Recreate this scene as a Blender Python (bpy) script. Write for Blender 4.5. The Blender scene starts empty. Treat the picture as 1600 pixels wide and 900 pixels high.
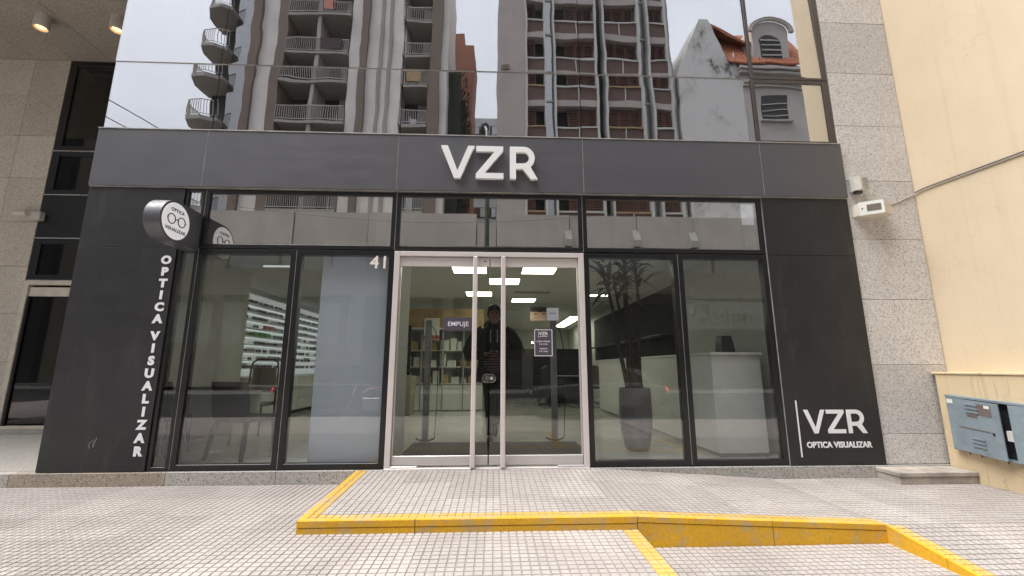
import bpy, bmesh, math, random
from mathutils import Vector, Matrix
random.seed(7)
R = math.radians
sc = bpy.context.scene
col = sc.collection

# ------------------------------------------------------------------ camera
PITCH, YAW = R(10.5), R(2.4)
cam_d = bpy.data.cameras.new('camera')
cam_d.sensor_width = 36.0
cam_d.lens = 36.0 * 670 / 1600
cam_d.clip_start, cam_d.clip_end = 0.05, 600
cam = bpy.data.objects.new('camera', cam_d)
col.objects.link(cam)
cam.location = (0, -4.7, 1.02)
cam.rotation_euler = (math.pi / 2 + PITCH, 0, -YAW)
sc.camera = cam

# ------------------------------------------------------------------ sky and sun (bright overcast)
SUN_EL, SUN_AZ = R(66), R(262)
w = bpy.data.worlds.new('World')
sc.world = w
w.use_nodes = True
nt = w.node_tree
bg = nt.nodes['Background']
sky = nt.nodes.new('ShaderNodeTexSky')
sky.sky_type = 'NISHITA'
sky.sun_disc = False
sky.sun_elevation = SUN_EL
sky.sun_rotation = SUN_AZ
sky.dust_density = 4.0
hs = nt.nodes.new('ShaderNodeHueSaturation')
hs.inputs['Saturation'].default_value = 0.22
nt.links.new(sky.outputs[0], hs.inputs['Color'])
# thin uneven cloud deck
tcw = nt.nodes.new('ShaderNodeTexCoord')
nzw = nt.nodes.new('ShaderNodeTexNoise')
nzw.inputs['Scale'].default_value = 3.0
nzw.inputs['Detail'].default_value = 6
nt.links.new(tcw.outputs['Generated'], nzw.inputs['Vector'])
mrw = nt.nodes.new('ShaderNodeMapRange')
mrw.inputs['From Min'].default_value = 0.3
mrw.inputs['From Max'].default_value = 0.7
mrw.inputs['To Min'].default_value = 0.86
mrw.inputs['To Max'].default_value = 1.12
nt.links.new(nzw.outputs['Fac'], mrw.inputs['Value'])
mxw = nt.nodes.new('ShaderNodeVectorMath')
mxw.operation = 'SCALE'
# an even cloud deck veils most of the clear-sky gradient
deck = nt.nodes.new('ShaderNodeMix')
deck.data_type = 'RGBA'
deck.inputs[0].default_value = 0.88
sxyz = nt.nodes.new('ShaderNodeSeparateXYZ')
nt.links.new(tcw.outputs['Generated'], sxyz.inputs[0])
dg_ = nt.nodes.new('ShaderNodeMapRange')      # CIE overcast luminance: (1 + 2 sin h) / 3
dg_.inputs['From Min'].default_value = 0.0
dg_.inputs['From Max'].default_value = 1.0
dg_.inputs['To Min'].default_value = 1 / 3
dg_.inputs['To Max'].default_value = 1.0
nt.links.new(sxyz.outputs['Z'], dg_.inputs['Value'])
dcol = nt.nodes.new('ShaderNodeVectorMath')
dcol.operation = 'SCALE'
dcol.inputs[0].default_value = (6.1, 6.4, 6.95)
nt.links.new(dg_.outputs[0], dcol.inputs['Scale'])
nt.links.new(dcol.outputs[0], deck.inputs[7])
nt.links.new(hs.outputs[0], deck.inputs[6])
nt.links.new(deck.outputs[2], mxw.inputs[0])
nt.links.new(mrw.outputs[0], mxw.inputs['Scale'])
nt.links.new(mxw.outputs[0], bg.inputs['Color'])
bg.inputs['Strength'].default_value = 0.052

sun_d = bpy.data.lights.new('sun', 'SUN')
sun_d.energy = 1.5
sun_d.angle = R(48)
sun_d.color = (1.0, 0.965, 0.925)
sun = bpy.data.objects.new('sun', sun_d)
col.objects.link(sun)
sun_dir = Vector((math.sin(SUN_AZ) * math.cos(SUN_EL), math.cos(SUN_AZ) * math.cos(SUN_EL), math.sin(SUN_EL)))
sun.rotation_euler = (-sun_dir).to_track_quat('-Z', 'Y').to_euler()
sun.location = (0, -10, 30)

sc.view_settings.view_transform = 'Standard'
sc.view_settings.look = 'None'
sc.view_settings.gamma = 1
sc.view_settings.exposure = 2.35
sc.render.engine = 'CYCLES'
sc.cycles.use_denoising = True
sc.cycles.max_bounces = 10
sc.cycles.glossy_bounces = 5
sc.cycles.transparent_max_bounces = 16
sc.cycles.caustics_reflective = False
sc.cycles.caustics_refractive = False
sc.cycles.sample_clamp_indirect = 6

# ------------------------------------------------------------------ materials
M = {}
def newmat(name):
    m = bpy.data.materials.new(name)
    m.use_nodes = True
    t = m.node_tree
    M[name] = m
    return m, t, t.nodes['Principled BSDF']

def tex_coord(t, scale=1.0, obj=False):
    """object-space when obj, else world position"""
    if obj:
        n = t.nodes.new('ShaderNodeTexCoord').outputs['Object']
    else:
        n = t.nodes.new('ShaderNodeNewGeometry').outputs['Position']
    if scale != 1.0 or isinstance(scale, tuple):
        mp = t.nodes.new('ShaderNodeMapping')
        mp.inputs['Scale'].default_value = scale if isinstance(scale, tuple) else (scale,) * 3
        t.links.new(n, mp.inputs['Vector'])
        n = mp.outputs[0]
    return n

def noise(t, vec, scale, detail=4, rough=0.55):
    n = t.nodes.new('ShaderNodeTexNoise')
    n.inputs['Scale'].default_value = scale
    n.inputs['Detail'].default_value = detail
    n.inputs['Roughness'].default_value = rough
    t.links.new(vec, n.inputs['Vector'])
    return n.outputs['Fac']

def ramp(t, fac, stops):
    n = t.nodes.new('ShaderNodeValToRGB')
    cr = n.color_ramp
    while len(cr.elements) < len(stops):
        cr.elements.new(0.5)
    for e, (p, c) in zip(cr.elements, stops):
        e.position = p
        e.color = (*c, 1) if len(c) == 3 else c
    t.links.new(fac, n.inputs['Fac'])
    return n.outputs['Color']

def mix(t, fac, a, b, mode='MIX'):
    n = t.nodes.new('ShaderNodeMix')
    n.data_type = 'RGBA'
    n.blend_type = mode
    n.clamp_factor = True
    def put(sock, v):
        if hasattr(v, 'is_linked'):
            t.links.new(v, sock)
        elif isinstance(v, (int, float)):
            sock.default_value = v
        else:
            sock.default_value = (*v, 1)
    put(n.inputs[0], fac)
    put(n.inputs[6], a)
    put(n.inputs[7], b)
    return n.outputs[2]

def bump(t, b, h, strength=0.3, dist=0.01):
    n = t.nodes.new('ShaderNodeBump')
    n.inputs['Strength'].default_value = strength
    n.inputs['Distance'].default_value = dist
    t.links.new(h, n.inputs['Height'])
    t.links.new(n.outputs[0], b.inputs['Normal'])
    return n

def mrange(t, v, a, b, c, d):
    n = t.nodes.new('ShaderNodeMapRange')
    for k, x in zip(('From Min', 'From Max', 'To Min', 'To Max'), (a, b, c, d)):
        n.inputs[k].default_value = x
    t.links.new(v, n.inputs['Value'])
    return n.outputs[0]

def plain(name, c, rough=0.5, metal=0.0, var=0.12, scale=6.0, spec=0.5, rvar=0.12, bstr=0.0, emis=None):
    """a plain material with slight uneven tone and gloss"""
    m, t, b = newmat(name)
    v = tex_coord(t)
    n = noise(t, v, scale)
    lo = tuple(x * (1 - var) for x in c)
    hi = tuple(min(1, x * (1 + var)) for x in c)
    t.links.new(ramp(t, n, [(0.3, lo), (0.7, hi)]), b.inputs['Base Color'])
    t.links.new(mrange(t, noise(t, v, scale * 2.3), 0.3, 0.7, max(0.02, rough - rvar), min(1, rough + rvar)), b.inputs['Roughness'])
    b.inputs['Metallic'].default_value = metal
    b.inputs['Specular IOR Level'].default_value = spec
    if bstr:
        bump(t, b, noise(t, v, scale * 12), bstr, 0.004)
    if emis:
        b.inputs['Emission Color'].default_value = (*emis[0], 1)
        b.inputs['Emission Strength'].default_value = emis[1]
    return m

def granite(name, base, dark, light, stain=0.25):
    m, t, b = newmat(name)
    v = tex_coord(t)
    vo = t.nodes.new('ShaderNodeTexVoronoi')
    vo.inputs['Scale'].default_value = 95
    t.links.new(v, vo.inputs['Vector'])
    sp = t.nodes.new('ShaderNodeSeparateColor')
    t.links.new(vo.outputs['Color'], sp.inputs[0])
    c1 = ramp(t, sp.outputs[0], [(0.0, dark), (0.22, tuple(x * .8 for x in base)), (0.5, base), (0.8, tuple(x * 1.1 for x in base)), (1.0, light)])
    fine = noise(t, v, 160, 2)
    c2 = mix(t, mrange(t, fine, 0.35, 0.65, 0, 0.5), c1, tuple(x * .75 for x in base))
    big = noise(t, v, 1.1, 5)
    c3 = mix(t, mrange(t, big, 0.42, 0.75, 0, stain), c2, tuple(x * .55 for x in base))
    oi = t.nodes.new('ShaderNodeObjectInfo')
    hv = t.nodes.new('ShaderNodeHueSaturation')
    t.links.new(mrange(t, oi.outputs['Random'], 0, 1, 0.85, 1.08), hv.inputs['Value'])
    t.links.new(c3, hv.inputs['Color'])
    t.links.new(hv.outputs[0], b.inputs['Base Color'])
    b.inputs['Roughness'].default_value = 0.62
    b.inputs['Specular IOR Level'].default_value = 0.35
    bump(t, b, fine, 0.25, 0.003)
    return m

def glass(name, refl, tint, trans_mul=1.0, wob=0.0008, wscale=(1.6, 1.6, 0.7), rtint=(1, 1, 1), rough=0.0, dirt=0.02):
    """window glass: see-through tinted body with a mirror-like coating, slightly wavy; a thin film of dust"""
    m = bpy.data.materials.new(name)
    m.use_nodes = True
    M[name] = m
    t = m.node_tree
    t.nodes.clear()
    out = t.nodes.new('ShaderNodeOutputMaterial')
    tr = t.nodes.new('ShaderNodeBsdfTransparent')
    tr.inputs['Color'].default_value = (*[x * trans_mul for x in tint], 1)
    gl = t.nodes.new('ShaderNodeBsdfGlossy')
    gl.inputs['Roughness'].default_value = rough
    gl.inputs['Color'].default_value = (*rtint, 1)
    v = tex_coord(t, wscale)
    n = noise(t, v, 1.0, 1.5, 0.4)
    bp = t.nodes.new('ShaderNodeBump')
    bp.inputs['Strength'].default_value = 1.0
    bp.inputs['Distance'].default_value = wob
    t.links.new(n, bp.inputs['Height'])
    t.links.new(bp.outputs[0], gl.inputs['Normal'])
    lw = t.nodes.new('ShaderNodeLayerWeight')
    lw.inputs['Blend'].default_value = 0.5
    p = t.nodes.new('ShaderNodeMath'); p.operation = 'POWER'
    t.links.new(lw.outputs['Facing'], p.inputs[0]); p.inputs[1].default_value = 4.0
    f = mrange(t, p.outputs[0], 0, 1, refl, 1.0)
    ms = t.nodes.new('ShaderNodeMixShader')
    t.links.new(f, ms.inputs[0]); t.links.new(tr.outputs[0], ms.inputs[1]); t.links.new(gl.outputs[0], ms.inputs[2])
    df = t.nodes.new('ShaderNodeBsdfDiffuse')
    df.inputs['Color'].default_value = (0.55, 0.54, 0.51, 1)
    dn = noise(t, tex_coord(t, (3, 3, 1.2)), 1.0, 8, 0.7)
    df_f = mrange(t, dn, 0.4, 0.8, dirt * 0.3, dirt * 2.2)
    m2 = t.nodes.new('ShaderNodeMixShader')
    t.links.new(df_f, m2.inputs[0]); t.links.new(ms.outputs[0], m2.inputs[1]); t.links.new(df.outputs[0], m2.inputs[2])
    t.links.new(m2.outputs[0], out.inputs['Surface'])
    return m

glass('upper_glass', 0.52, (0.6, 0.6, 0.58), wob=0.0020, wscale=(1.3, 1.3, 1.5), dirt=0.006, rtint=(0.97, 0.97, 1.0))
glass('transom_glass', 0.45, (0.74, 0.75, 0.74), wob=0.0005, dirt=0.008, rtint=(0.98, 0.97, 0.95))
glass('window_glass', 0.055, (0.925, 0.935, 0.935), wob=0.0004, dirt=0.004)
glass('door_glass', 0.04, (0.94, 0.95, 0.935), wob=0.0003, dirt=0.003)
glass('recess_glass', 0.05, (0.5, 0.5, 0.5), wob=0.0003, dirt=0.003)
glass('street_glass', 0.35, (0.35, 0.38, 0.38), wob=0.001)
granite('granite_pillar', (0.66, 0.64, 0.625), (0.27, 0.255, 0.245), (0.78, 0.765, 0.75))
granite('granite_recess_lightened', (0.70, 0.645, 0.56), (0.26, 0.225, 0.19), (0.74, 0.69, 0.61))  # recess granite lightened in colour to offset the shade under the soffit
granite('granite_soffit', (0.46, 0.42, 0.36), (0.18, 0.155, 0.13), (0.6, 0.56, 0.5))  # same granite, kept at its darker tone for the soffit
granite('granite_plinth', (0.46, 0.44, 0.41), (0.10, 0.10, 0.095), (0.58, 0.56, 0.53), 0.4)
granite('granite_plinth_tan', (0.42, 0.36, 0.29), (0.14, 0.11, 0.08), (0.56, 0.5, 0.42), 0.5)
granite('granite_slab_floor', (0.42, 0.40, 0.37), (0.2, 0.19, 0.17), (0.5, 0.48, 0.45), 0.4)

# satin black cladding with faint handling marks
m, t, b = newmat('black_cladding')
v = tex_coord(t)
c = ramp(t, noise(t, v, 1.5, 6), [(0.3, (0.013, 0.013, 0.015)), (0.7, (0.022, 0.0215, 0.024))])
c = mix(t, mrange(t, noise(t, tex_coord(t, (5, 5, 1.1)), 1.0, 8, 0.75), 0.54, 0.80, 0, 0.30), c, (0.12, 0.115, 0.11))
c = mix(t, mrange(t, noise(t, tex_coord(t, (30, 30, 9)), 1.0, 5, 0.8), 0.68, 0.76, 0, 0.22), c, (0.16, 0.155, 0.15))
t.links.new(c, b.inputs['Base Color'])
t.links.new(mrange(t, noise(t, tex_coord(t, (2, 2, 6)), 1.4, 8, 0.7), 0.3, 0.7, 0.36, 0.5), b.inputs['Roughness'])
b.inputs['Specular IOR Level'].default_value = 0.5
bump(t, b, noise(t, v, 0.9, 2), 0.6, 0.006)
m, t, b = newmat('fascia_cladding')
v = tex_coord(t)
t.links.new(ramp(t, noise(t, v, 1.5, 6), [(0.3, (0.064, 0.064, 0.074)), (0.7, (0.080, 0.079, 0.089))]), b.inputs['Base Color'])
t.links.new(mrange(t, noise(t, tex_coord(t, (2, 2, 6)), 1.4, 8, 0.7), 0.3, 0.7, 0.34, 0.46), b.inputs['Roughness'])
b.inputs['Specular IOR Level'].default_value = 0.9
bump(t, b, noise(t, v, 0.9, 2), 0.6, 0.006)

plain('black_frame', (0.010, 0.010, 0.011), 0.3, spec=0.5, rvar=0.02)
plain('brown_frame', (0.06, 0.048, 0.045), 0.35, spec=0.6, rvar=0.02)
plain('aluminium', (0.70, 0.645, 0.63), 0.36, metal=0.25, var=0.04, scale=3, rvar=0.03)
plain('brushed_steel', (0.62, 0.59, 0.58), 0.34, metal=0.5, var=0.06, scale=3, rvar=0.04)
plain('chrome', (0.75, 0.74, 0.72), 0.12, metal=1.0)
plain('trim_strip', (0.5, 0.48, 0.45), 0.4, metal=0.5, var=0.25)
plain('white_letter', (0.86, 0.86, 0.86), 0.4, var=0.03)
plain('letter_return', (0.42, 0.36, 0.36), 0.4, var=0.1)
plain('white_print', (0.80, 0.80, 0.83), 0.45, var=0.03)
plain('grey_print', (0.35, 0.33, 0.31), 0.6)
plain('black_print', (0.02, 0.02, 0.02), 0.6)
plain('sign_white', (0.86, 0.84, 0.85), 0.35, var=0.02, emis=((1, 0.98, 1), 0.06))
plain('sign_housing', (0.075, 0.075, 0.088), 0.4, var=0.15, spec=0.7, scale=3)
plain('sign_plum', (0.075, 0.062, 0.085), 0.4)
plain('digit_steel', (0.80, 0.75, 0.71), 0.4, metal=0.1)
plain('grey_plastic', (0.56, 0.55, 0.51), 0.55, var=0.08, scale=9)
plain('cream_plastic', (0.66, 0.61, 0.53), 0.5, var=0.1, scale=9)
plain('white_plastic', (0.74, 0.76, 0.72), 0.4, var=0.06)
plain('dark_plastic', (0.03, 0.03, 0.035), 0.4)
plain('cable_grey', (0.16, 0.13, 0.12), 0.6)
plain('cable_white', (0.5, 0.46, 0.42), 0.6)
plain('concrete_step', (0.36, 0.32, 0.28), 0.85, var=0.35, scale=5, bstr=0.5)
plain('rubber_mat', (0.018, 0.015, 0.014), 0.8, var=0.3, scale=30)
plain('lamp_body', (0.55, 0.53, 0.50), 0.5)
plain('cream_door_frame', (0.62, 0.57, 0.49), 0.5)
plain('asphalt', (0.055, 0.054, 0.052), 0.85, var=0.25, scale=4, bstr=0.6)
plain('kerb_concrete', (0.34, 0.33, 0.31), 0.85, var=0.2, bstr=0.4)

def tile_mat(name, lo, hi, dirt, gum=False, wear=None):
    m, t, b = newmat(name)
    v = tex_coord(t)
    c = ramp(t, noise(t, v, 45, 3), [(0.3, lo), (0.7, hi)])
    c = mix(t, mrange(t, noise(t, v, 1.3, 7, 0.65), 0.45, 0.75, 0, 0.55), c, dirt)
    c = mix(t, mrange(t, noise(t, v, 9, 6, 0.7), 0.58, 0.75, 0, 0.45), c, tuple(x * .8 for x in dirt))
    if gum:     # every pane weathers a little differently
        sn = t.nodes.new('ShaderNodeVectorMath'); sn.operation = 'SNAP'; sn.inputs[1].default_value = (0.055, 0.055, 10)
        t.links.new(v, sn.inputs[0])
        wn_ = t.nodes.new('ShaderNodeTexWhiteNoise'); t.links.new(sn.outputs[0], wn_.inputs['Vector'])
        c = mix(t, mrange(t, wn_.outputs['Value'], 0.0, 1.0, 0, 0.3), c, (0.33, 0.285, 0.25))
    if gum:     # trodden gum spots, scuffs and a few old spills
        vg = t.nodes.new('ShaderNodeTexVoronoi'); vg.inputs['Scale'].default_value = 2.6
        t.links.new(v, vg.inputs['Vector'])
        c = mix(t, mrange(t, vg.outputs['Distance'], 0.035, 0.055, 0.65, 0), c, (0.16, 0.14, 0.13))
        c = mix(t, mrange(t, noise(t, tex_coord(t, (0.9, 2.2, 1)), 1.0, 6, 0.6), 0.52, 0.68, 0, 0.5), c, (0.27, 0.235, 0.21))
        c = mix(t, mrange(t, noise(t, tex_coord(t, (1.7, 1.1, 1)), 1.0, 3, 0.5), 0.55, 0.75, 0, 0.35), c, (0.58, 0.545, 0.515))
    if wear:
        c = mix(t, mrange(t, noise(t, v, 5, 9, 0.78), 0.51, 0.62, 0, 0.85), c, wear)
        c = mix(t, mrange(t, noise(t, v, 30, 6, 0.8), 0.64, 0.70, 0, 0.8), c, tuple(x * .35 for x in wear))
    oi = t.nodes.new('ShaderNodeObjectInfo')
    hv = t.nodes.new('ShaderNodeHueSaturation')
    t.links.new(mrange(t, oi.outputs['Random'], 0, 1, 0.88, 1.07), hv.inputs['Value'])
    t.links.new(c, hv.inputs['Color'])
    t.links.new(hv.outputs[0], b.inputs['Base Color'])
    b.inputs['Roughness'].default_value = 0.8
    b.inputs['Specular IOR Level'].default_value = 0.3
    bump(t, b, noise(t, v, 120, 3), 0.3, 0.002)
tile_mat('pavement_tile', (0.37, 0.337, 0.318), (0.445, 0.408, 0.386), (0.30, 0.265, 0.245), gum=True)
tile_mat('pavement_groove', (0.265, 0.24, 0.225), (0.33, 0.30, 0.28), (0.19, 0.17, 0.155))
tile_mat('yellow_tile', (0.52, 0.325, 0.08), (0.60, 0.385, 0.11), (0.43, 0.29, 0.10), wear=(0.44, 0.36, 0.25))
tile_mat('yellow_kerb', (0.60, 0.32, 0.018), (0.72, 0.40, 0.03), (0.42, 0.25, 0.05), wear=(0.44, 0.33, 0.18))

# the far reach of the pavement, too distant or unseen to build pane by pane: same tile as a fine relief
m, t, b = newmat('pavement_far')
v = tex_coord(t)
bt = t.nodes.new('ShaderNodeTexBrick')
bt.offset = 0.0
for k, x in (('Scale', 1.0), ('Mortar Size', 0.005), ('Brick Width', 0.055), ('Row Height', 0.055)):
    bt.inputs[k].default_value = x
bt.inputs['Color1'].default_value = (0.52, 0.46, 0.43, 1)
bt.inputs['Color2'].default_value = (0.57, 0.51, 0.475, 1)
bt.inputs['Mortar'].default_value = (0.2, 0.175, 0.16, 1)
t.links.new(v, bt.inputs['Vector'])
t.links.new(bt.outputs['Color'], b.inputs['Base Color'])
b.inputs['Roughness'].default_value = 0.85

# cream render with grime streaks under the ledge
def render_mat(name, c, streak=0.0):
    m, t, b = newmat(name)
    v = tex_coord(t)
    c1 = ramp(t, noise(t, v, 2.2, 6), [(0.3, tuple(x * .94 for x in c)), (0.7, c)])
    c1 = mix(t, mrange(t, noise(t, v, 70, 3), 0.3, 0.7, 0, 0.12), c1, tuple(x * .6 for x in c))
    if streak:
        s1 = noise(t, tex_coord(t, (16, 16, 1.6)), 1.0, 5, 0.6)
        c1 = mix(t, mrange(t, s1, 0.55, 0.78, 0, streak), c1, (0.14, 0.10, 0.06))
        s2 = noise(t, tex_coord(t, (6, 6, 7)), 1.0, 7, 0.7)
        c1 = mix(t, mrange(t, s2, 0.62, 0.75, 0, streak), c1, (0.2, 0.16, 0.11))
    rs_ = noise(t, tex_coord(t, (9, 9, 0.35)), 1.0, 6, 0.65)
    c1 = mix(t, mrange(t, rs_, 0.56, 0.8, 0, 0.22), c1, (0.34, 0.27, 0.18))
    vc = t.nodes.new('ShaderNodeTexVoronoi'); vc.feature = 'DISTANCE_TO_EDGE'; vc.inputs['Scale'].default_value = 0.55
    dn_ = t.nodes.new('ShaderNodeVectorMath'); dn_.operation = 'ADD'
    nn_ = t.nodes.new('ShaderNodeTexNoise'); nn_.inputs['Scale'].default_value = 3.0
    t.links.new(v, nn_.inputs['Vector']); t.links.new(v, dn_.inputs[0]); t.links.new(nn_.outputs['Color'], dn_.inputs[1])
    t.links.new(dn_.outputs[0], vc.inputs['Vector'])
    c1 = mix(t, mrange(t, vc.outputs['Distance'], 0.0015, 0.004, 0.12, 0), c1, (0.30, 0.24, 0.16))
    t.links.new(c1, b.inputs['Base Color'])
    b.inputs['Roughness'].default_value = 0.9
    b.inputs['Specular IOR Level'].default_value = 0.2
    bump(t, b, noise(t, v, 110, 3), 0.45, 0.004)
render_mat('cream_render', (0.71, 0.595, 0.43))
render_mat('cream_render_dirty', (0.70, 0.565, 0.37), 0.55)

# dented blue paint
m, t, b = newmat('blue_paint')
v = tex_coord(t)
c = ramp(t, noise(t, v, 7, 6, 0.7), [(0.3, (0.18, 0.23, 0.265)), (0.7, (0.25, 0.31, 0.345))])
c = mix(t, mrange(t, noise(t, tex_coord(t, (6, 6, 14)), 1.6, 8, 0.75), 0.6, 0.68, 0, 0.8), c, (0.20, 0.16, 0.13))
t.links.new(c, b.inputs['Base Color'])
b.inputs['Roughness'].default_value = 0.55
bump(t, b, noise(t, v, 9, 4), 0.5, 0.01)

# interior
plain('shop_floor', (0.54, 0.54, 0.51), 0.09, var=0.1, scale=2.0, rvar=0.03)
plain('shop_ceiling', (0.60, 0.60, 0.57), 0.9, var=0.03)
plain('shop_wall', (0.52, 0.52, 0.49), 0.8, var=0.05)
plain('shop_wall_grey', (0.55, 0.56, 0.54), 0.7, var=0.05)
plain('shop_wall_wood', (0.30, 0.20, 0.09), 0.6, var=0.25, scale=4)
plain('dark_void', (0.012, 0.012, 0.012), 0.9)
plain('spandrel', (0.05, 0.048, 0.045), 0.7)
plain('frosted_screen', (0.46, 0.52, 0.60), 0.6, var=0.03)
plain('white_lacquer', (0.66, 0.67, 0.63), 0.35, var=0.04)
plain('pedestal_white', (0.66, 0.68, 0.65), 0.6, var=0.06)
plain('black_leather', (0.022, 0.020, 0.024), 0.42, var=0.3, scale=20)
plain('black_metal', (0.015, 0.015, 0.016), 0.4)
plain('pot_grey', (0.20, 0.19, 0.195), 0.5, var=0.12)
plain('bark', (0.05, 0.045, 0.035), 0.9, var=0.4, scale=25, bstr=0.6)
plain('leaf_dark', (0.035, 0.055, 0.025), 0.45, var=0.35, scale=9)
plain('soil', (0.03, 0.022, 0.016), 0.95)
plain('curtain', (0.36, 0.40, 0.38), 0.85, var=0.08, scale=4)
plain('post_grey', (0.28, 0.30, 0.33), 0.4)
plain('green_box', (0.06, 0.35, 0.07), 0.5)
plain('red_box', (0.45, 0.13, 0.09), 0.5)
plain('ochre_box', (0.42, 0.30, 0.10), 0.5)
plain('vase_grey', (0.07, 0.07, 0.078), 0.45)
plain('brown_awning', (0.055, 0.035, 0.032), 0.7)
m, t, b = newmat('panel_light')
b.inputs['Base Color'].default_value = (0.8, 0.8, 0.7, 1)
b.inputs['Emission Color'].default_value = (1.0, 1.0, 0.78, 1)
b.inputs['Emission Strength'].default_value = 1.6
m, t, b = newmat('spot_light')
b.inputs['Emission Color'].default_value = (1.0, 0.97, 0.85, 1)
b.inputs['Emission Strength'].default_value = 8.0
m, t, b = newmat('shelf_light')
b.inputs['Emission Color'].default_value = (0.9, 1.0, 0.98, 1)
b.inputs['Emission Strength'].default_value = 0.10
plain('glow_board', (0.72, 0.75, 0.73), 0.6, var=0.06, emis=((0.9, 1.0, 0.97), 0.045))  # emission added so the shelf back brightens itself; it is no lamp
m, t, b = newmat('lamp_glow')
b.inputs['Emission Color'].default_value = (1.0, 0.5, 0.16, 1)
b.inputs['Emission Strength'].default_value = 0.8

# opposite side of the street
def facade_mat(name, c, streak=0.3, sc_=1.0):
    m, t, b = newmat(name)
    c1 = ramp(t, noise(t, tex_coord(t), 0.5, 6), [(0.3, tuple(x * .82 for x in c)), (0.7, c)])
    s1 = noise(t, tex_coord(t, (2.5, 2.5, 0.18)), 1.0, 6, 0.65)
    c1 = mix(t, mrange(t, s1, 0.52, 0.75, 0, streak), c1, tuple(x * .4 for x in c))
    t.links.new(c1, b.inputs['Base Color'])
    b.inputs['Roughness'].default_value = 0.9
    bump(t, b, noise(t, tex_coord(t), 20, 3), 0.3, 0.01)
facade_mat('tower_cream', (0.78, 0.73, 0.69), 0.12)
facade_mat('tower_brown', (0.21, 0.165, 0.135), 0.2)
facade_mat('tower_slab', (0.36, 0.34, 0.31), 0.35)
facade_mat('tower_concrete', (0.44, 0.39, 0.365), 0.2)
facade_mat('podium_concrete', (0.47, 0.43, 0.39), 0.2)
facade_mat('podium_beige', (0.33, 0.30, 0.24), 0.25)
facade_mat('rail_grey', (0.50, 0.47, 0.44), 0.2)
facade_mat('mullion_white', (0.55, 0.55, 0.53), 0.2)
facade_mat('sill_rust', (0.38, 0.26, 0.15), 0.4)
facade_mat('shutter_red', (0.26, 0.14, 0.11), 0.3)
facade_mat('dark_recess', (0.07, 0.07, 0.068), 0.2)
facade_mat('balustrade_brown', (0.15, 0.10, 0.085), 0.3)
facade_mat('brick_orange', (0.33, 0.15, 0.10), 0.2)
facade_mat('far_white', (0.48, 0.48, 0.47), 0.3)
facade_mat('house_front', (0.52, 0.48, 0.44), 0.2)
facade_mat('ivy', (0.045, 0.05, 0.035), 0.6)
m, t, b = newmat('stained_white')
c = ramp(t, noise(t, tex_coord(t, (0.4, 0.4, 0.25)), 1.0, 7, 0.7), [(0.52, (0.60, 0.59, 0.57)), (0.59, (0.46, 0.45, 0.43)), (0.64, (0.12, 0.115, 0.11))])
t.links.new(c, b.inputs['Base Color'])
b.inputs['Roughness'].default_value = 0.9
plain('roof_tile', (0.34, 0.12, 0.06), 0.8, var=0.35, scale=5)
plain('car_silver', (0.30, 0.31, 0.32), 0.25, metal=0.5, var=0.04)
plain('car_dark', (0.03, 0.03, 0.035), 0.2, var=0.05, spec=0.8)
plain('tyre', (0.02, 0.02, 0.02), 0.85)
plain('tail_lamp', (0.4, 0.01, 0.01), 0.3, emis=((1, 0.04, 0.03), 1.5))
plain('shop_sign_green', (0.34, 0.39, 0.36), 0.7, var=0.4, scale=6)
plain('skin', (0.24, 0.13, 0.09), 0.55)
plain('poster_skin', (0.55, 0.38, 0.30), 0.5, var=0.05)
plain('black_cloth', (0.012, 0.011, 0.013), 0.85, var=0.3, scale=20)
plain('trouser_cloth', (0.010, 0.010, 0.012), 0.85)
plain('hair_dark', (0.02, 0.014, 0.011), 0.6)
plain('shoe_dark', (0.05, 0.04, 0.045), 0.6)
plain('shoe_white', (0.42, 0.41, 0.42), 0.6)
m, t, b = newmat('striped_knit')
wv = t.nodes.new('ShaderNodeTexWave')
wv.bands_direction = 'Z'
wv.inputs['Scale'].default_value = 9
wv.inputs['Distortion'].default_value = 2.5
t.links.new(tex_coord(t), wv.inputs['Vector'])
t.links.new(ramp(t, wv.outputs['Fac'], [(0.55, (0.015, 0.012, 0.013)), (0.75, (0.16, 0.11, 0.11))]), b.inputs['Base Color'])
b.inputs['Roughness'].default_value = 0.9

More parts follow.
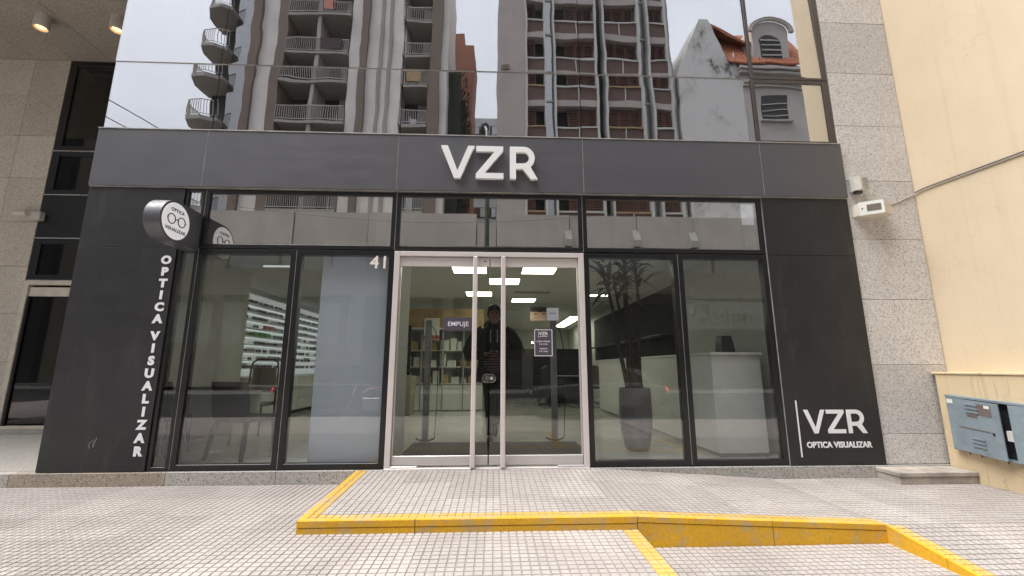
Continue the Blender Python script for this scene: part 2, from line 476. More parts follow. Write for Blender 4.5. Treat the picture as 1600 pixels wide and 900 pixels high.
# ------------------------------------------------------------------ mesh helpers
class MB:
    def __init__(self):
        self.v, self.f, self.mi, self.mats = [], [], [], []
        self.cur = 0
    def mat(self, name):
        if name not in self.mats:
            self.mats.append(name)
        self.cur = self.mats.index(name)
        return self
    def face(self, idx):
        self.f.append(tuple(idx)); self.mi.append(self.cur)
    def add(self, verts, faces):
        o = len(self.v)
        self.v += [tuple(p) for p in verts]
        for f in faces:
            self.face([i + o for i in f])
        return self
    def box(self, x0, x1, y0, y1, z0, z1, ch=0.0):
        if x0 > x1: x0, x1 = x1, x0
        if y0 > y1: y0, y1 = y1, y0
        if z0 > z1: z0, z1 = z1, z0
        V = [(x0, y0, z0), (x1, y0, z0), (x1, y1, z0), (x0, y1, z0), (x0, y0, z1), (x1, y0, z1), (x1, y1, z1), (x0, y1, z1)]
        Fc = [(0, 3, 2, 1), (4, 5, 6, 7), (0, 1, 5, 4), (1, 2, 6, 5), (2, 3, 7, 6), (3, 0, 4, 7)]
        if ch:
            bm = bmesh.new()
            vs = [bm.verts.new(p) for p in V]
            for f in Fc: bm.faces.new([vs[i] for i in f])
            bmesh.ops.bevel(bm, geom=list(bm.edges), offset=ch, segments=1, affect='EDGES', profile=0.5)
            bm.verts.index_update()
            self.add([v.co[:] for v in bm.verts], [[v.index for v in f.verts] for f in bm.faces])
            bm.free()
            return self
        return self.add(V, Fc)
    def prism(self, poly, axis, a0, a1):
        """extrude a 2-D polygon along axis: 'x' poly=(y,z), 'y' poly=(x,z), 'z' poly=(x,y)"""
        def P(p, a):
            return {'x': (a, p[0], p[1]), 'y': (p[0], a, p[1]), 'z': (p[0], p[1], a)}[axis]
        n = len(poly)
        V = [P(p, a0) for p in poly] + [P(p, a1) for p in poly]
        Fc = [tuple(range(n))[::-1], tuple(range(n, 2 * n))]
        Fc += [(i, (i + 1) % n, n + (i + 1) % n, n + i) for i in range(n)]
        return self.add(V, Fc)
    def loft(self, rings, cap=True):
        n = len(rings[0])
        o = len(self.v)
        V = [p for r in rings for p in r]
        Fc = []
        for k in range(len(rings) - 1):
            for i in range(n):
                Fc.append((k * n + i, k * n + (i + 1) % n, (k + 1) * n + (i + 1) % n, (k + 1) * n + i))
        if cap:
            Fc.append(tuple(range(n))[::-1]); Fc.append(tuple(range((len(rings) - 1) * n, len(rings) * n)))
        return self.add(V, Fc)
    def tube(self, pts, r, n=8):
        pts = [Vector(p) for p in pts]
        rs = r if isinstance(r, (list, tuple)) else [r] * len(pts)
        rings = []
        ref = None
        for i, p in enumerate(pts):
            d = (pts[min(i + 1, len(pts) - 1)] - pts[max(i - 1, 0)]).normalized()
            if ref is None:
                ref = Vector((0, 0, 1)) if abs(d.z) < 0.9 else Vector((1, 0, 0))
            a = d.cross(ref).normalized()
            b_ = d.cross(a).normalized()
            ref = a.cross(d).normalized() if a.length else ref
            rings.append([tuple(p + (a * math.cos(2 * math.pi * k / n) + b_ * math.sin(2 * math.pi * k / n)) * rs[i]) for k in range(n)])
        return self.loft(rings)
    def lathe(self, prof, c=(0, 0, 0), n=24, axis='z'):
        rings = []
        for (r, h) in prof:
            ring = []
            for k in range(n):
                a = 2 * math.pi * k / n
                u, v_ = r * math.cos(a), r * math.sin(a)
                p = {'z': (u, v_, h), 'y': (u, h, v_), 'x': (h, u, v_)}[axis]
                ring.append((p[0] + c[0], p[1] + c[1], p[2] + c[2]))
            rings.append(ring)
        return self.loft(rings)
    def mesh(self, name, smooth=False):
        me = bpy.data.meshes.new(name)
        me.from_pydata(self.v, [], self.f)
        for mn in self.mats:
            me.materials.append(M[mn])
        for p, i in zip(me.polygons, self.mi):
            p.material_index = i
            p.use_smooth = smooth
        bm = bmesh.new(); bm.from_mesh(me)
        bmesh.ops.recalc_face_normals(bm, faces=bm.faces)
        bm.to_mesh(me); bm.free()
        if smooth:
            try: me.set_sharp_from_angle(angle=R(40))
            except Exception: pass
        return me

def world_loc(o):
    l = Vector(o.location)
    while o.parent:
        o = o.parent
        l += Vector(o.location)
    return l

def link(name, me, parent=None, loc=None):
    o = bpy.data.objects.new(name, me)
    col.objects.link(o)
    if parent is not None:
        o.parent = parent
        o.location = (-world_loc(parent)) if loc is None else loc
    elif loc is not None:
        o.location = loc
    return o

def B(name, mb, matname=None, parent=None, smooth=False, loc=None):
    """build the collected shapes as ONE mesh object (vertices in world coordinates unless loc is given)"""
    if matname and not mb.mats:
        mb.mats = [matname]
    return link(name, mb.mesh(name, smooth), parent, loc)

def tag(o, label, cat, group=None):
    o['label'] = label
    o['category'] = cat
    if group: o['group'] = group
    return o
def thing(name, label, cat, loc=(0, 0, 0), group=None):
    o = bpy.data.objects.new(name, None)
    col.objects.link(o)
    o.location = loc
    o.empty_display_size = 0.1
    return tag(o, label, cat, group)
def struct(name, mb, matname, smooth=False):
    o = B(name, mb, matname, smooth=smooth)
    o['kind'] = 'structure'
    return o
def copy_tree(o, parent=None):
    c = o.copy(); col.objects.link(c); c.parent = parent
    for ch in o.children: copy_tree(ch, c)
    return c

def curve_mesh(name, outlines, depth, bevel=0.0):
    """filled outlines (holes allowed) extruded along local z"""
    cu = bpy.data.curves.new(name, 'CURVE')
    cu.dimensions = '2D'; cu.fill_mode = 'BOTH'
    cu.extrude = depth / 2; cu.bevel_depth = bevel; cu.bevel_resolution = 1
    for pl in outlines:
        s = cu.splines.new('POLY'); s.points.add(len(pl) - 1)
        for p, q in zip(s.points, pl): p.co = (q[0], q[1], 0, 1)
        s.use_cyclic_u = True
    return curve_to_mesh(name, cu)
def curve_to_mesh(name, cu):
    o = bpy.data.objects.new(name, cu)
    col.objects.link(o)
    dg = bpy.context.evaluated_depsgraph_get()
    dg.update()
    me = bpy.data.meshes.new_from_object(o.evaluated_get(dg))
    me.name = name
    bpy.data.objects.remove(o); bpy.data.curves.remove(cu)
    return me
def text_mesh(s, size, depth=0.002, bold=0.0, spacing=1.0):
    cu = bpy.data.curves.new('lettering', 'FONT')
    cu.body = s; cu.size = size; cu.extrude = depth / 2; cu.offset = bold
    cu.align_x = 'CENTER'; cu.align_y = 'CENTER'; cu.space_character = spacing
    cu.resolution_u = 3
    return curve_to_mesh('lettering', cu)
def put_text(name, me, matname, parent, loc, rot, scale=None, back=None):
    """me is flat in local xy; rot stands it up; loc in world"""
    me.materials.clear(); me.materials.append(M[matname])
    o = bpy.data.objects.new(name, me)
    col.objects.link(o)
    if parent is not None:
        o.parent = parent
        o.location = Vector(loc) - world_loc(parent)
    else:
        o.location = loc
    o.rotation_euler = rot
    if scale: o.scale = scale
    return o
UP = (math.pi / 2, 0, 0)            # faces -Y (towards the street)
FACE_X = (math.pi / 2, 0, math.pi / 2)  # faces +X

def arc(cx, cy, r, a0, a1, n=14):
    return [(cx + r * math.cos(R(a0 + (a1 - a0) * i / n)), cy + r * math.sin(R(a0 + (a1 - a0) * i / n))) for i in range(n + 1)]
# geometric capitals, cap height 1
GLYPH = {
    'V': ([[(0, 1), (0.2, 1), (0.505, 0.23), (0.81, 1), (1.0, 1), (0.595, 0), (0.405, 0)]], 1.0),
    'Z': ([[(0, 1), (0.84, 1), (0.84, 0.86), (0.27, 0.17), (0.85, 0.17), (0.85, 0), (0, 0), (0, 0.14), (0.57, 0.83), (0, 0.83)]], 0.85),
    'R': ([[(0, 0), (0, 1), (0.43, 1)] + arc(0.43, 0.655, 0.345, 90, -52, 16) + [(0.86, 0), (0.65, 0), (0.40, 0.31), (0.19, 0.31), (0.19, 0)],
           [(0.19, 0.48), (0.42, 0.48)] + arc(0.42, 0.655, 0.175, -90, 90, 12) + [(0.19, 0.83)]], 0.88),
}
def glyph_mesh(ch, h, depth):
    out, wd = GLYPH[ch]
    return curve_mesh('letter', [[(x * h, y * h) for x, y in pl] for pl in out], depth), wd * h

# ------------------------------------------------------------------ ground, road, pavements
struct('road', MB().box(-160, 160, -160, 60, -0.60, -0.36), 'asphalt')
ZP, ZD = -0.13, -0.25
XL, XS, XR = -1.37, 1.05, 2.92      # platform left edge, step, ramp end
YF = -1.37                          # front edge of the platform
pav = MB()
pav.box(-16, XL, -6.0, 0.02, -0.42, ZP - 0.012)
pav.box(XL, XS - 0.006, -6.0, YF + 0.02, -0.42, ZP - 0.012)
pav.box(XR + 0.02, 9, YF, 0.02, -0.42, ZP - 0.016)
YE = YF - 0.88
pav.add([(XR + .02, YF, ZP - .016), (9, YF, ZP - .016), (9, YE, ZD - .012), (XR + .02, YE, ZD - .012),
         (XR + .02, YF, -.42), (9, YF, -.42), (9, YE, -.42), (XR + .02, YE, -.42)],
        [(0, 1, 2, 3), (0, 4, 5, 1), (1, 5, 6, 2), (2, 6, 7, 3), (3, 7, 4, 0)])
pav.box(XR + .02, 9, -6.0, YE, -0.42, ZD - 0.012)
pav.box(XS + 0.006, XR + .02, -6.0, YF + 0.02, -0.42, ZD - 0.012)
pavement = struct('pavement', pav, 'pavement_groove')
far = MB()
far.box(-16, -6.66, -6.0, 0.02, -0.2, ZP)
far.box(-6.65, 1.04, -6.0, -3.36, -0.2, ZP)
far.box(XS + .01, XR, -6.0, -3.36, -0.3, ZD)
far.box(XR + .13, 9, -6.0, -3.36, -0.3, ZD)
fo = B('paving', far, 'pavement_far', pavement); fo['kind'] = 'stuff'
kb = B('kerb', MB().box(-16, 9, -6.16, -6.0, -0.42, -0.24, 0.01), 'kerb_concrete', pavement)

PANE = 0.055
tile_cache = {}
def tile_mesh(nx, ny, mat):
    """a grooved pavement tile of nx by ny little panes, local origin at its centre, pane tops at z = 0"""
    key = (nx, ny, mat)
    if key not in tile_cache:
        mb = MB()
        mb.mat('pavement_groove' if mat == 'pavement_tile' else 'yellow_groove')
        hx, hy = nx * PANE / 2, ny * PANE / 2
        mb.add([(-hx, -hy, -.005), (hx, -hy, -.005), (hx, hy, -.005), (-hx, hy, -.005)], [(0, 1, 2, 3)])
        mb.mat(mat)
        rnd = random.Random(hash((nx, ny)) & 255)
        for i in range(nx):
            for j in range(ny):
                x0, y0 = -hx + i * PANE, -hy + j * PANE
                x1, y1 = x0 + PANE, y0 + PANE
                g, h = 0.0030, 0.0052
                dz = rnd.uniform(-.0008, .0004)
                mb.add([(x0 + g, y0 + g, -.005), (x1 - g, y0 + g, -.005), (x1 - g, y1 - g, -.005), (x0 + g, y1 - g, -.005),
                        (x0 + h, y0 + h, dz), (x1 - h, y0 + h, dz), (x1 - h, y1 - h, dz), (x0 + h, y1 - h, dz)],
                       [(4, 5, 6, 7)])
                o_ = len(mb.v) - 8
                keep = mb.cur; mb.cur = 0
                for f_ in ((0, 1, 5, 4), (1, 2, 6, 5), (2, 3, 7, 6), (3, 0, 4, 7)): mb.face([k_ + o_ for k_ in f_])
                mb.cur = keep
        tile_cache[key] = mb.mesh('tile')
    return tile_cache[key]
tile_mat('yellow_groove', (0.42, 0.29, 0.08), (0.5, 0.36, 0.11), (0.28, 0.2, 0.09))

def lay(parent, x0, x1, y0, y1, zf, mat='pavement_tile', name='tile', jit=0.0012):
    """cover a rectangle with 40 cm tiles (cut at the edges); zf gives the height of the surface"""
    pl = world_loc(parent)
    nx, ny = round((x1 - x0) / PANE), round((y1 - y0) / PANE)
    i = 0
    while i < nx:
        a = min(8, nx - i)
        j = 0
        while j < ny:
            c = min(8, ny - j)
            cx = x0 + (i + a / 2) * PANE
            cy = y1 - (j + c / 2) * PANE
            e = 0.05
            gx = (zf(cx + e, cy) - zf(cx - e, cy)) / (2 * e)
            gy = (zf(cx, cy + e) - zf(cx, cy - e)) / (2 * e)
            o = link(name, tile_mesh(a, c, mat), parent, Vector((cx, cy, zf(cx, cy) + random.uniform(-jit, jit))) - pl)
            o.rotation_euler = (math.atan(gy) + random.uniform(-.002, .002), -math.atan(gx) + random.uniform(-.002, .002), 0)
            j += c
        i += a

zplat = lambda x, y: 0.030 * y
def zramp(x, y):
    s = min(1, max(0, (x - XS) / (XR - XS)))
    return (1 - s) * 0.030 * y + s * (-0.122)
zleft = lambda x, y: ZP
def zright(x, y):
    if y > YF: return -0.126
    return max(ZD, -0.126 + (y - YF) / 0.88 * 0.124)
zlow = lambda x, y: ZD
lay(pavement, -6.595, XL, YF, -0.05, zleft)
lay(pavement, -6.65, XS - 0.11, -3.35, YF, zleft)
lay(pavement, XS - 0.11, XS, -3.35, YF - 0.01, zleft, 'yellow_tile', 'painted_tile')
lay(pavement, XS, XR, -3.35, YF - 0.01, zlow)
lay(pavement, XR, 4.90, YF, -0.05, zright)
lay(pavement, XR + 0.11, 6.33, -3.35, YF, zright)
lay(pavement, XR, XR + 0.11, -3.35, YF, zright, 'yellow_tile', 'painted_tile')

rl = random.Random(9)
cr = MB()
for i in range(90):
    x, y = rl.uniform(-5, 4.6), rl.choice([rl.uniform(-.16, -.07), rl.uniform(-2.3, -.1)])
    if XL - .05 < x < XR + .1 and y > YF - .03: y = YF - rl.uniform(.02, .12)
    z = (ZD if XS < x < XR else zright(x, y) if x >= XR else ZP) + .001
    s_ = rl.uniform(.003, .009); a = rl.uniform(0, 3.1)
    dx_, dy_ = s_ * math.cos(a), s_ * math.sin(a)
    cr.add([(x - dx_, y - dy_, z), (x + dy_ * .5, y - dx_ * .5, z + .002), (x + dx_, y + dy_, z), (x - dy_ * .5, y + dx_ * .5, z + .005)], [(0, 1, 2, 3)])
o = B('grit', cr, 'concrete_step'); o['kind'] = 'stuff'; o['label'] = 'scattered grit and crumbs along the pavement edges'
plat = thing('entrance_platform', 'raised tiled platform with ramp and yellow painted edge before the shop door', 'platform', (0, -0.7, 0))
# core under the tiles
core = MB()
for x0, x1 in ((XL, XS), (XS, XR)):
    f = zplat if x1 == XS else zramp
    t_ = [(x0, -0.03, f(x0 + (1e-6), -0.03)), (x1, -0.03, f(x1, -0.03)), (x1, YF + .012, f(x1, YF)), (x0, YF + .012, f(x0 + 1e-6, YF))]
    core.add([(p[0], p[1], p[2] - .012) for p in t_] + [(p[0], p[1], -.40) for p in t_],
             [(0, 1, 2, 3), (0, 4, 5, 1), (2, 6, 7, 3), (3, 7, 4, 0), (1, 5, 6, 2)])
B('core', core, 'pavement_groove', plat)
lay(plat, XL + .11, XS, YF + .11, -0.05, zplat)
lay(plat, XS, XR, YF + .11, -0.05, zramp)
lay(plat, XL, XL + .11, YF, -0.05, zplat, 'yellow_tile', 'painted_tile')
lay(plat, XL + .11, XS, YF, YF + .11, zplat, 'yellow_tile', 'painted_tile')
lay(plat, XS, XR, YF, YF + .11, zramp, 'yellow_tile', 'painted_tile')
# painted kerb faces: an upper nosing and a lower riser, in lengths with open joints
def kerb_piece(a, b_, zt_a, zt_b, zb_a, zb_b, name, y=YF, proud=0.0):
    (x0, y0), (x1, y1) = a, b_
    d = Vector((x1 - x0, y1 - y0, 0)).normalized()
    nrm = Vector((d.y, -d.x, 0))
    p = []
    for (x, yy, zt, zb) in ((x0, y0, zt_a, zb_a), (x1, y1, zt_b, zb_b)):
        o1 = Vector((x, yy, 0)) + nrm * proud
        o2 = Vector((x, yy, 0)) - nrm * 0.03
        p += [(o1.x, o1.y, zb), (o1.x, o1.y, zt - .004), (o1.x - nrm.x * .004, o1.y - nrm.y * .004, zt), (o2.x, o2.y, zt), (o2.x, o2.y, zb)]
    mb = MB(); mb.add(p, [(0, 1, 6, 5), (1, 2, 7, 6), (2, 3, 8, 7), (3, 4, 9, 8), (4, 0, 5, 9), (0, 4, 3, 2, 1), (5, 6, 7, 8, 9)])
    return B(name, mb, 'yellow_kerb', plat)
def run(xa, xb, zf, zbot, cuts, nose=0.045):
    xs = [xa] + cuts + [xb]
    for a, b_ in zip(xs, xs[1:]):
        a2, b2 = a + .003, b_ - .003
        za, zb = zf(a2, YF), zf(b2, YF)
        kerb_piece((a2, YF - .001), (b2, YF - .001), za + .0005, zb + .0005, za - nose, zb - nose, 'nosing', proud=0.010)
        kerb_piece((a2, YF - .001), (b2, YF - .001), za - nose - .004, zb - nose - .004, zbot, zbot, 'riser', proud=0.007)
run(XL - .004, XS, zplat, ZP - .01, [-0.55])
run(XS, XR, zramp, ZD - .01, [2.05], nose=0.04)
for (y0, y1) in ((YF, -0.9), (-0.9, -0.45), (-0.45, -0.05)):
    kerb_piece((XL - .001, y1 - .003), (XL - .001, y0 + .003), zplat(0, y1), zplat(0, y0), ZP - .01, ZP - .01, 'riser', proud=0.008)
sk = thing('yellow_kerb', 'sloping yellow painted kerb running towards the street beside the sunken pavement', 'kerb', (XR, -1.6, ZD))
def side(y0, y1):
    z0, z1 = zright(0, y0 - 1e-6) + .001, zright(0, y1) + .001
    mb = MB().add([(XR - .012, y0, ZD - .02), (XR - .012, y0, z0), (XR + .02, y0, z0), (XR + .02, y0, ZD - .02),
                   (XR - .012, y1, ZD - .02), (XR - .012, y1, z1), (XR + .02, y1, z1), (XR + .02, y1, ZD - .02)],
                  [(0, 1, 5, 4), (1, 2, 6, 5), (2, 3, 7, 6), (0, 3, 2, 1), (4, 5, 6, 7)])
    B('kerb_length', mb, 'yellow_kerb', sk)
side(YF, -1.80); side(-1.804, -2.24)

# ------------------------------------------------------------------ the office building with the optician's shop
bld = thing('shop_building', 'black clad optician shopfront with reflective upper glazing in a granite office building', 'building', (0, 0, 0))
# granite plinth
px = [-9.6, -4.72, -3.24, -2.17, -1.35]
pl = link('plinth', None, bld, (0, 0, 0))
for i, (a, b_) in enumerate(zip(px, px[1:])):
    B('block', MB().box(a + .002, b_ - .002, -0.05, 0.06, -0.40, -0.004, 0.003), 'granite_plinth_tan' if i == 1 else 'granite_plinth', pl)
for a, b_ in ((-1.35, -1.115), (1.01, 2.10), (2.10, 3.15), (3.15, 4.12), (4.12, 5.07)):
    B('block', MB().box(a + .002, b_ - .002, -0.05, 0.06, -0.40, -0.004, 0.003), 'granite_plinth', pl)
B('threshold', MB().box(-1.11, 1.005, -0.05, 0.10, -0.3, 0.010, 0.003), 'aluminium', bld)

# cladding
def clad(name, x0, x1, z0, z1, y=-0.034, mat='black_cladding'):
    return B(name, MB().box(x0 + .002, x1 - .002, y, 0.02, z0 + .002, z1 - .002, 0.0025), mat, bld)
clad('cladding_panel', -4.5, -3.46, 0.0, 2.305)
clad('cladding_panel', -4.5, -3.46, 2.305, 2.995)
clad('cladding_panel', 3.145, 4.20, 0.0, 2.295)
clad('cladding_panel', 3.145, 4.20, 2.295, 2.995)
for a, b_ in ((-4.5, -3.285), (-3.285, -1.125), (-1.125, 1.03), (1.03, 3.18), (3.18, 4.20)):
    clad('fascia_panel', a, b_, 3.005, 3.69, -0.055, 'fascia_cladding')
B('trim_strip', MB().box(-4.49, 4.19, -0.046, 0.0, 2.996, 3.004), 'trim_strip', bld)
for x in (-3.285, -1.125, 1.03, 3.18):
    B('joint_strip', MB().box(x - .0018, x + .0018, -0.0545, -0.02, 3.01, 3.688), 'trim_strip', bld)
B('flashing', MB().box(-4.5, 4.2, -0.062, 0.02, 3.692, 3.702), 'trim_strip', bld)

# glazed modules
def window(x0, x1, z0, z1, fr=0.055, gl='window_glass', frm='black_frame', name='window', tilt=0.0, deep=0.07, yoff=0.0):
    wn = link(name, None, bld, (0, 0, 0))
    f = MB()
    g = 0.004
    X0, X1, Z0, Z1 = x0 + g, x1 - g, z0 + g, z1 - g
    yf, yb = -0.018 + yoff, deep
    f.box(X0, X0 + fr, yf, yb, Z0, Z1, .003); f.box(X1 - fr, X1, yf, yb, Z0, Z1, .003)
    f.box(X0 + fr, X1 - fr, yf + .001, yb - .001, Z0, Z0 + fr, .003); f.box(X0 + fr, X1 - fr, yf + .001, yb - .001, Z1 - fr, Z1, .003)
    B('frame', f, frm, wn)
    p = MB().box(X0 + fr - .01, X1 - fr + .01, 0.002 + yoff, 0.010 + yoff, Z0 + fr - .01, Z1 - fr + .01)
    o = B('pane', p, gl, wn)
    return wn, o
window(-3.46, -3.24, 0.0, 2.305, 0.035)
window(-3.24, -2.185, 0.0, 2.305)
window(-2.185, -1.115, 0.0, 2.305)
window(1.010, 2.095, 0.0, 2.305)
window(2.095, 3.145, 0.0, 2.305)
window(-3.46, -3.24, 2.31, 2.995, 0.03, 'transom_glass', name='transom')
window(-3.24, -1.120, 2.31, 2.995, 0.045, 'transom_glass', name='transom')
window(-1.120, 1.010, 2.31, 2.995, 0.045, 'transom_glass', name='transom')
window(1.010, 3.145, 2.31, 2.995, 0.045, 'transom_glass', name='transom')
B('scribble', MB().tube([(-4.02, -.0355, .225), (-4.03, -.0355, .27), (-4.005, -.0355, .30), (-3.985, -.0355, .31), (-3.995, -.0355, .26), (-3.985, -.0355, .235), (-3.965, -.0355, .33)], .0022, 5), 'grey_print', bld)
# bright gaskets between the modules
for x in (-3.24, -2.185, 2.095):
    B('gasket', MB().box(x - .003, x + .003, -0.012, 0.02, 0.01, 2.3), 'trim_strip', bld)
for x in (-3.24, -1.120, 1.010):
    B('gasket', MB().box(x - .003, x + .003, -0.012, 0.02, 2.315, 2.99), 'trim_strip', bld)
B('gasket', MB().box(3.1435, 3.1465, -0.03, 0.0, 0.0, 2.99), 'trim_strip', bld)

# frameless upper glazing: panes with thin joints, each hung a little differently
ux = [-4.50, -3.285, -1.125, 1.03, 3.19, 4.19]
rows = [(3.705, 4.578, 0.0), (4.590, 6.20, -0.75), (6.212, 7.8, -0.4)]
for r_, (z0, z1, tl) in enumerate(rows):
    for c_, (a, b_) in enumerate(zip(ux, ux[1:])):
        o = link('upper_window', None, bld, (0, 0, 0))
        cx, cz = (a + b_) / 2, (z0 + z1) / 2
        hx, hz = (b_ - a) / 2 - .004, (z1 - z0) / 2
        pm = MB().box(-hx, hx, 0, 0.012, -hz, hz)
        if c_ == 4:     # the last bay shows its frame
            fr = MB()
            fr.box(a + .004, a + .05, -.012, .05, z0, z1, .003); fr.box(b_ - .075, b_ - .002, -.014, .06, z0, z1, .003)
            fr.box(a + .05, b_ - .075, -.011, .05, z0, z0 + .045, .003); fr.box(a + .05, b_ - .075, -.011, .05, z1 - .045, z1, .003)
            B('frame', fr, 'brown_frame', o)
            pm = MB().box(-hx + .03, hx - .06, 0, 0.012, -hz + .03, hz - .03)
        p = link('pane', pm.mesh('pane'), o, (cx, 0, cz))
        p.data.materials.append(M['upper_glass'])
        p.rotation_euler = (R(tl * 0.9 + random.uniform(-.12, .12)), 0, R(random.uniform(-.25, .25)))
B('glazing_bar', MB().box(-4.5, 4.19, 0.0, 0.05, 4.579, 4.589), 'trim_strip', bld)
B('glazing_bar', MB().box(-4.5, 4.19, 0.0, 0.05, 6.201, 6.211), 'trim_strip', bld)
for x in ux[1:-1]:
    B('glazing_bar', MB().box(x - .004, x + .004, 0.016, 0.05, 3.705, 7.8), 'black_frame', bld)
# what stands behind the upper glazing
B('upper_room', MB().box(-4.45, 4.15, 0.9, 1.0, 3.4, 7.9).box(4.12, 4.20, 0.075, 0.9, 3.4, 7.9), 'dark_void', bld)
B('upper_slab', MB().box(-4.45, 4.15, 0.08, 0.9, 3.3, 3.55), 'dark_void', bld)
B('side_wall', MB().box(-4.498, -4.46, 0.022, 3.0, 0.0, 7.8), 'granite_recess_lightened', bld)
B('upper_wall', MB().box(-16, 5.07, 0.0, 9, 7.805, 9.4), 'granite_recess_lightened', bld)
B('spandrel', MB().box(-3.44, 3.12, 0.35, 0.37, 2.45, 3.3), 'spandrel', bld)
B('spandrel', MB().box(-1.40, -1.14, 0.20, 0.21, 2.3, 3.0), 'frosted_screen', bld)

# granite pillar with its slabs
pil = B('pillar', MB().box(4.215, 5.06, 0.03, 0.6, 0.0, 8.0), 'pavement_groove', bld)
zs = [0.0, 0.31, 1.049, 1.788, 2.508, 3.243, 3.968, 4.704, 5.440, 6.17, 6.9, 7.8]
for a, b_ in zip(zs, zs[1:]):
    B('slab', MB().box(4.205, 5.072, -0.012, 0.03, a + .002, b_ - .002, 0.003), 'granite_pillar', pil)

# recessed entrance of the offices
YR = 3.0
rw = B('recess_wall', MB().box(-16, -8.2, YR + .03, YR + .4, -0.1, 6.9), 'pavement_groove', bld)
zr = [0.05, 0.28, 1.11, 1.94, 2.772, 3.596, 4.426, 5.263, 6.104, 6.85]
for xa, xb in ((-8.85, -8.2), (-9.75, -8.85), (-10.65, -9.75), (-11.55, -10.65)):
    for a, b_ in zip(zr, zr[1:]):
        B('slab', MB().box(xa + .003, xb - .003, YR, YR + .03, a + .003, b_ - .003, 0.003), 'granite_recess_lightened', rw)
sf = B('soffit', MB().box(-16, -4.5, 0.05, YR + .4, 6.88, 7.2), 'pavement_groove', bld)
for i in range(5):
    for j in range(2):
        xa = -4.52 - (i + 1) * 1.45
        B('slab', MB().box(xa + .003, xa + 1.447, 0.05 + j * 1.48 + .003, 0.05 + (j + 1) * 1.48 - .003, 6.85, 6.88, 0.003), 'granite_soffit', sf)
# dark glazed screen in the recess
def rglass(z0, z1, solid=False, x0=-8.19, x1=-4.5):
    wn = link('recess_window', None, bld, (0, 0, 0))
    if solid:
        B('panel', MB().box(x0, x1, YR, YR + .05, z0 + .012, z1 - .012, .003), 'black_frame', wn)
    else:
        f = MB()
        f.box(x0, x0 + .13, YR, YR + .07, z0 + .012, z1 - .012, .003); f.box(x1 - .1, x1, YR, YR + .07, z0 + .012, z1 - .012, .003)
        f.box(x0 + .13, x1 - .1, YR + .001, YR + .07, z0 + .012, z0 + .10, .003); f.box(x0 + .13, x1 - .1, YR + .001, YR + .07, z1 - .10, z1 - .012, .003)
        B('frame', f, 'black_frame', wn)
        B('pane', MB().box(x0 + .12, x1 - .09, YR + .02, YR + .028, z0 + .09, z1 - .09), 'recess_glass', wn)
    B('trim_strip', MB().box(x0 + .01, x1, YR - .008, YR + .02, z0 - .008, z0 + .008), 'trim_strip', wn)
rglass(4.97, 6.84); rglass(4.11, 4.97); rglass(3.29, 4.11, True); rglass(2.52, 3.29)
od = link('office_door', None, bld, (0, 0, 0))
B('door_frame', MB().box(-8.19, -8.11, YR - .02, YR + .08, 0.05, 2.51, .004).box(-8.11, -4.5, YR - .02, YR + .08, 2.44, 2.51, .004).box(-8.10, -4.5, YR + .01, YR + .06, 2.24, 2.40, .004), 'cream_door_frame', od)
B('pane', MB().box(-8.11, -4.5, YR + .03, YR + .04, 0.1, 2.25), 'recess_glass', od)
B('leaf_edge', MB().box(-8.11, -8.07, YR, YR + .05, 0.07, 2.24, .003), 'black_frame', od)
B('sill', MB().box(-8.19, -4.5, YR - .06, YR + .1, 0.02, 0.07, .004), 'cream_door_frame', od)
B('lobby', MB().box(-16, -5.45, YR + 3.5, YR + 3.6, 0, 6.8).box(-16, -5.45, YR + .4, YR + 3.5, 6.6, 6.8).box(-16, -5.45, YR + .1, YR + 3.5, 0, .02).box(-5.45, -4.4, YR + .1, YR + 3.6, 2.85, 6.8).box(-5.5, -5.45, YR + .1, YR + 3.6, 0, 6.8).box(-16, -15.9, YR + .4, YR + 3.5, 0.02, 6.6), 'dark_void', od)
B('step_slab', MB().box(-9.6, -4.505, 0.055, 3.0, -0.2, -0.001).box(-9.6, -4.505, 2.55, 3.06, -0.001, 0.03), 'granite_slab_floor', bld)

# entrance door
B('door_frame', MB().box(-1.112, -1.052, -0.03, 0.07, 0.012, 2.295, .004).box(0.948, 1.008, -0.03, 0.07, 0.012, 2.295, .004)
  .box(-1.052, 0.948, -0.029, 0.069, 2.243, 2.295, .004), 'aluminium', bld)
for (a, b_, xb) in ((-1.046, -0.056, -0.211), (-0.044, 0.942, 0.099)):
    lf = link('door_leaf', None, bld, (0, 0, 0))
    B('pane', MB().box(a + .004, b_ - .004, 0.012, 0.022, 0.11, 2.15), 'door_glass', lf)
    B('kick_plate', MB().box(a, b_, 0.0, 0.034, 0.030, 0.122, .003), 'brushed_steel', lf)
    tr = MB().box(a, b_, 0.0, 0.034, 2.132, 2.236, .004)
    B('top_rail', tr, 'aluminium', lf)
    pb = MB().box(xb - .025, xb + .025, -0.075, -0.035, 0.012, 2.236, .008)
    for z in (0.075, 2.18):
        pb.box(xb - .012, xb + .012, -0.036, 0.012, z - .015, z + .015)
    B('pull_bar', pb, 'aluminium', lf)
    st = MB().box(a - .001, a + .012, 0.001, 0.033, .125, 2.13) if a < -1 else MB().box(b_ - .012, b_ + .001, 0.001, 0.033, .125, 2.13)
    B('edge_strip', st, 'brushed_steel', lf)
    if a < -1:
        B('keyhole', MB().box(-0.115, -0.095, -0.004, 0.001, 2.188, 2.196), 'black_print', lf)
    B('pivot_shoe', MB().box(a if a < -1 else b_ - .27, a + .27 if a < -1 else b_, -0.045, -0.004, 0.0105, 0.028, .003), 'brushed_steel', lf)
lk = link('lock', None, bld, (0, 0, 0))
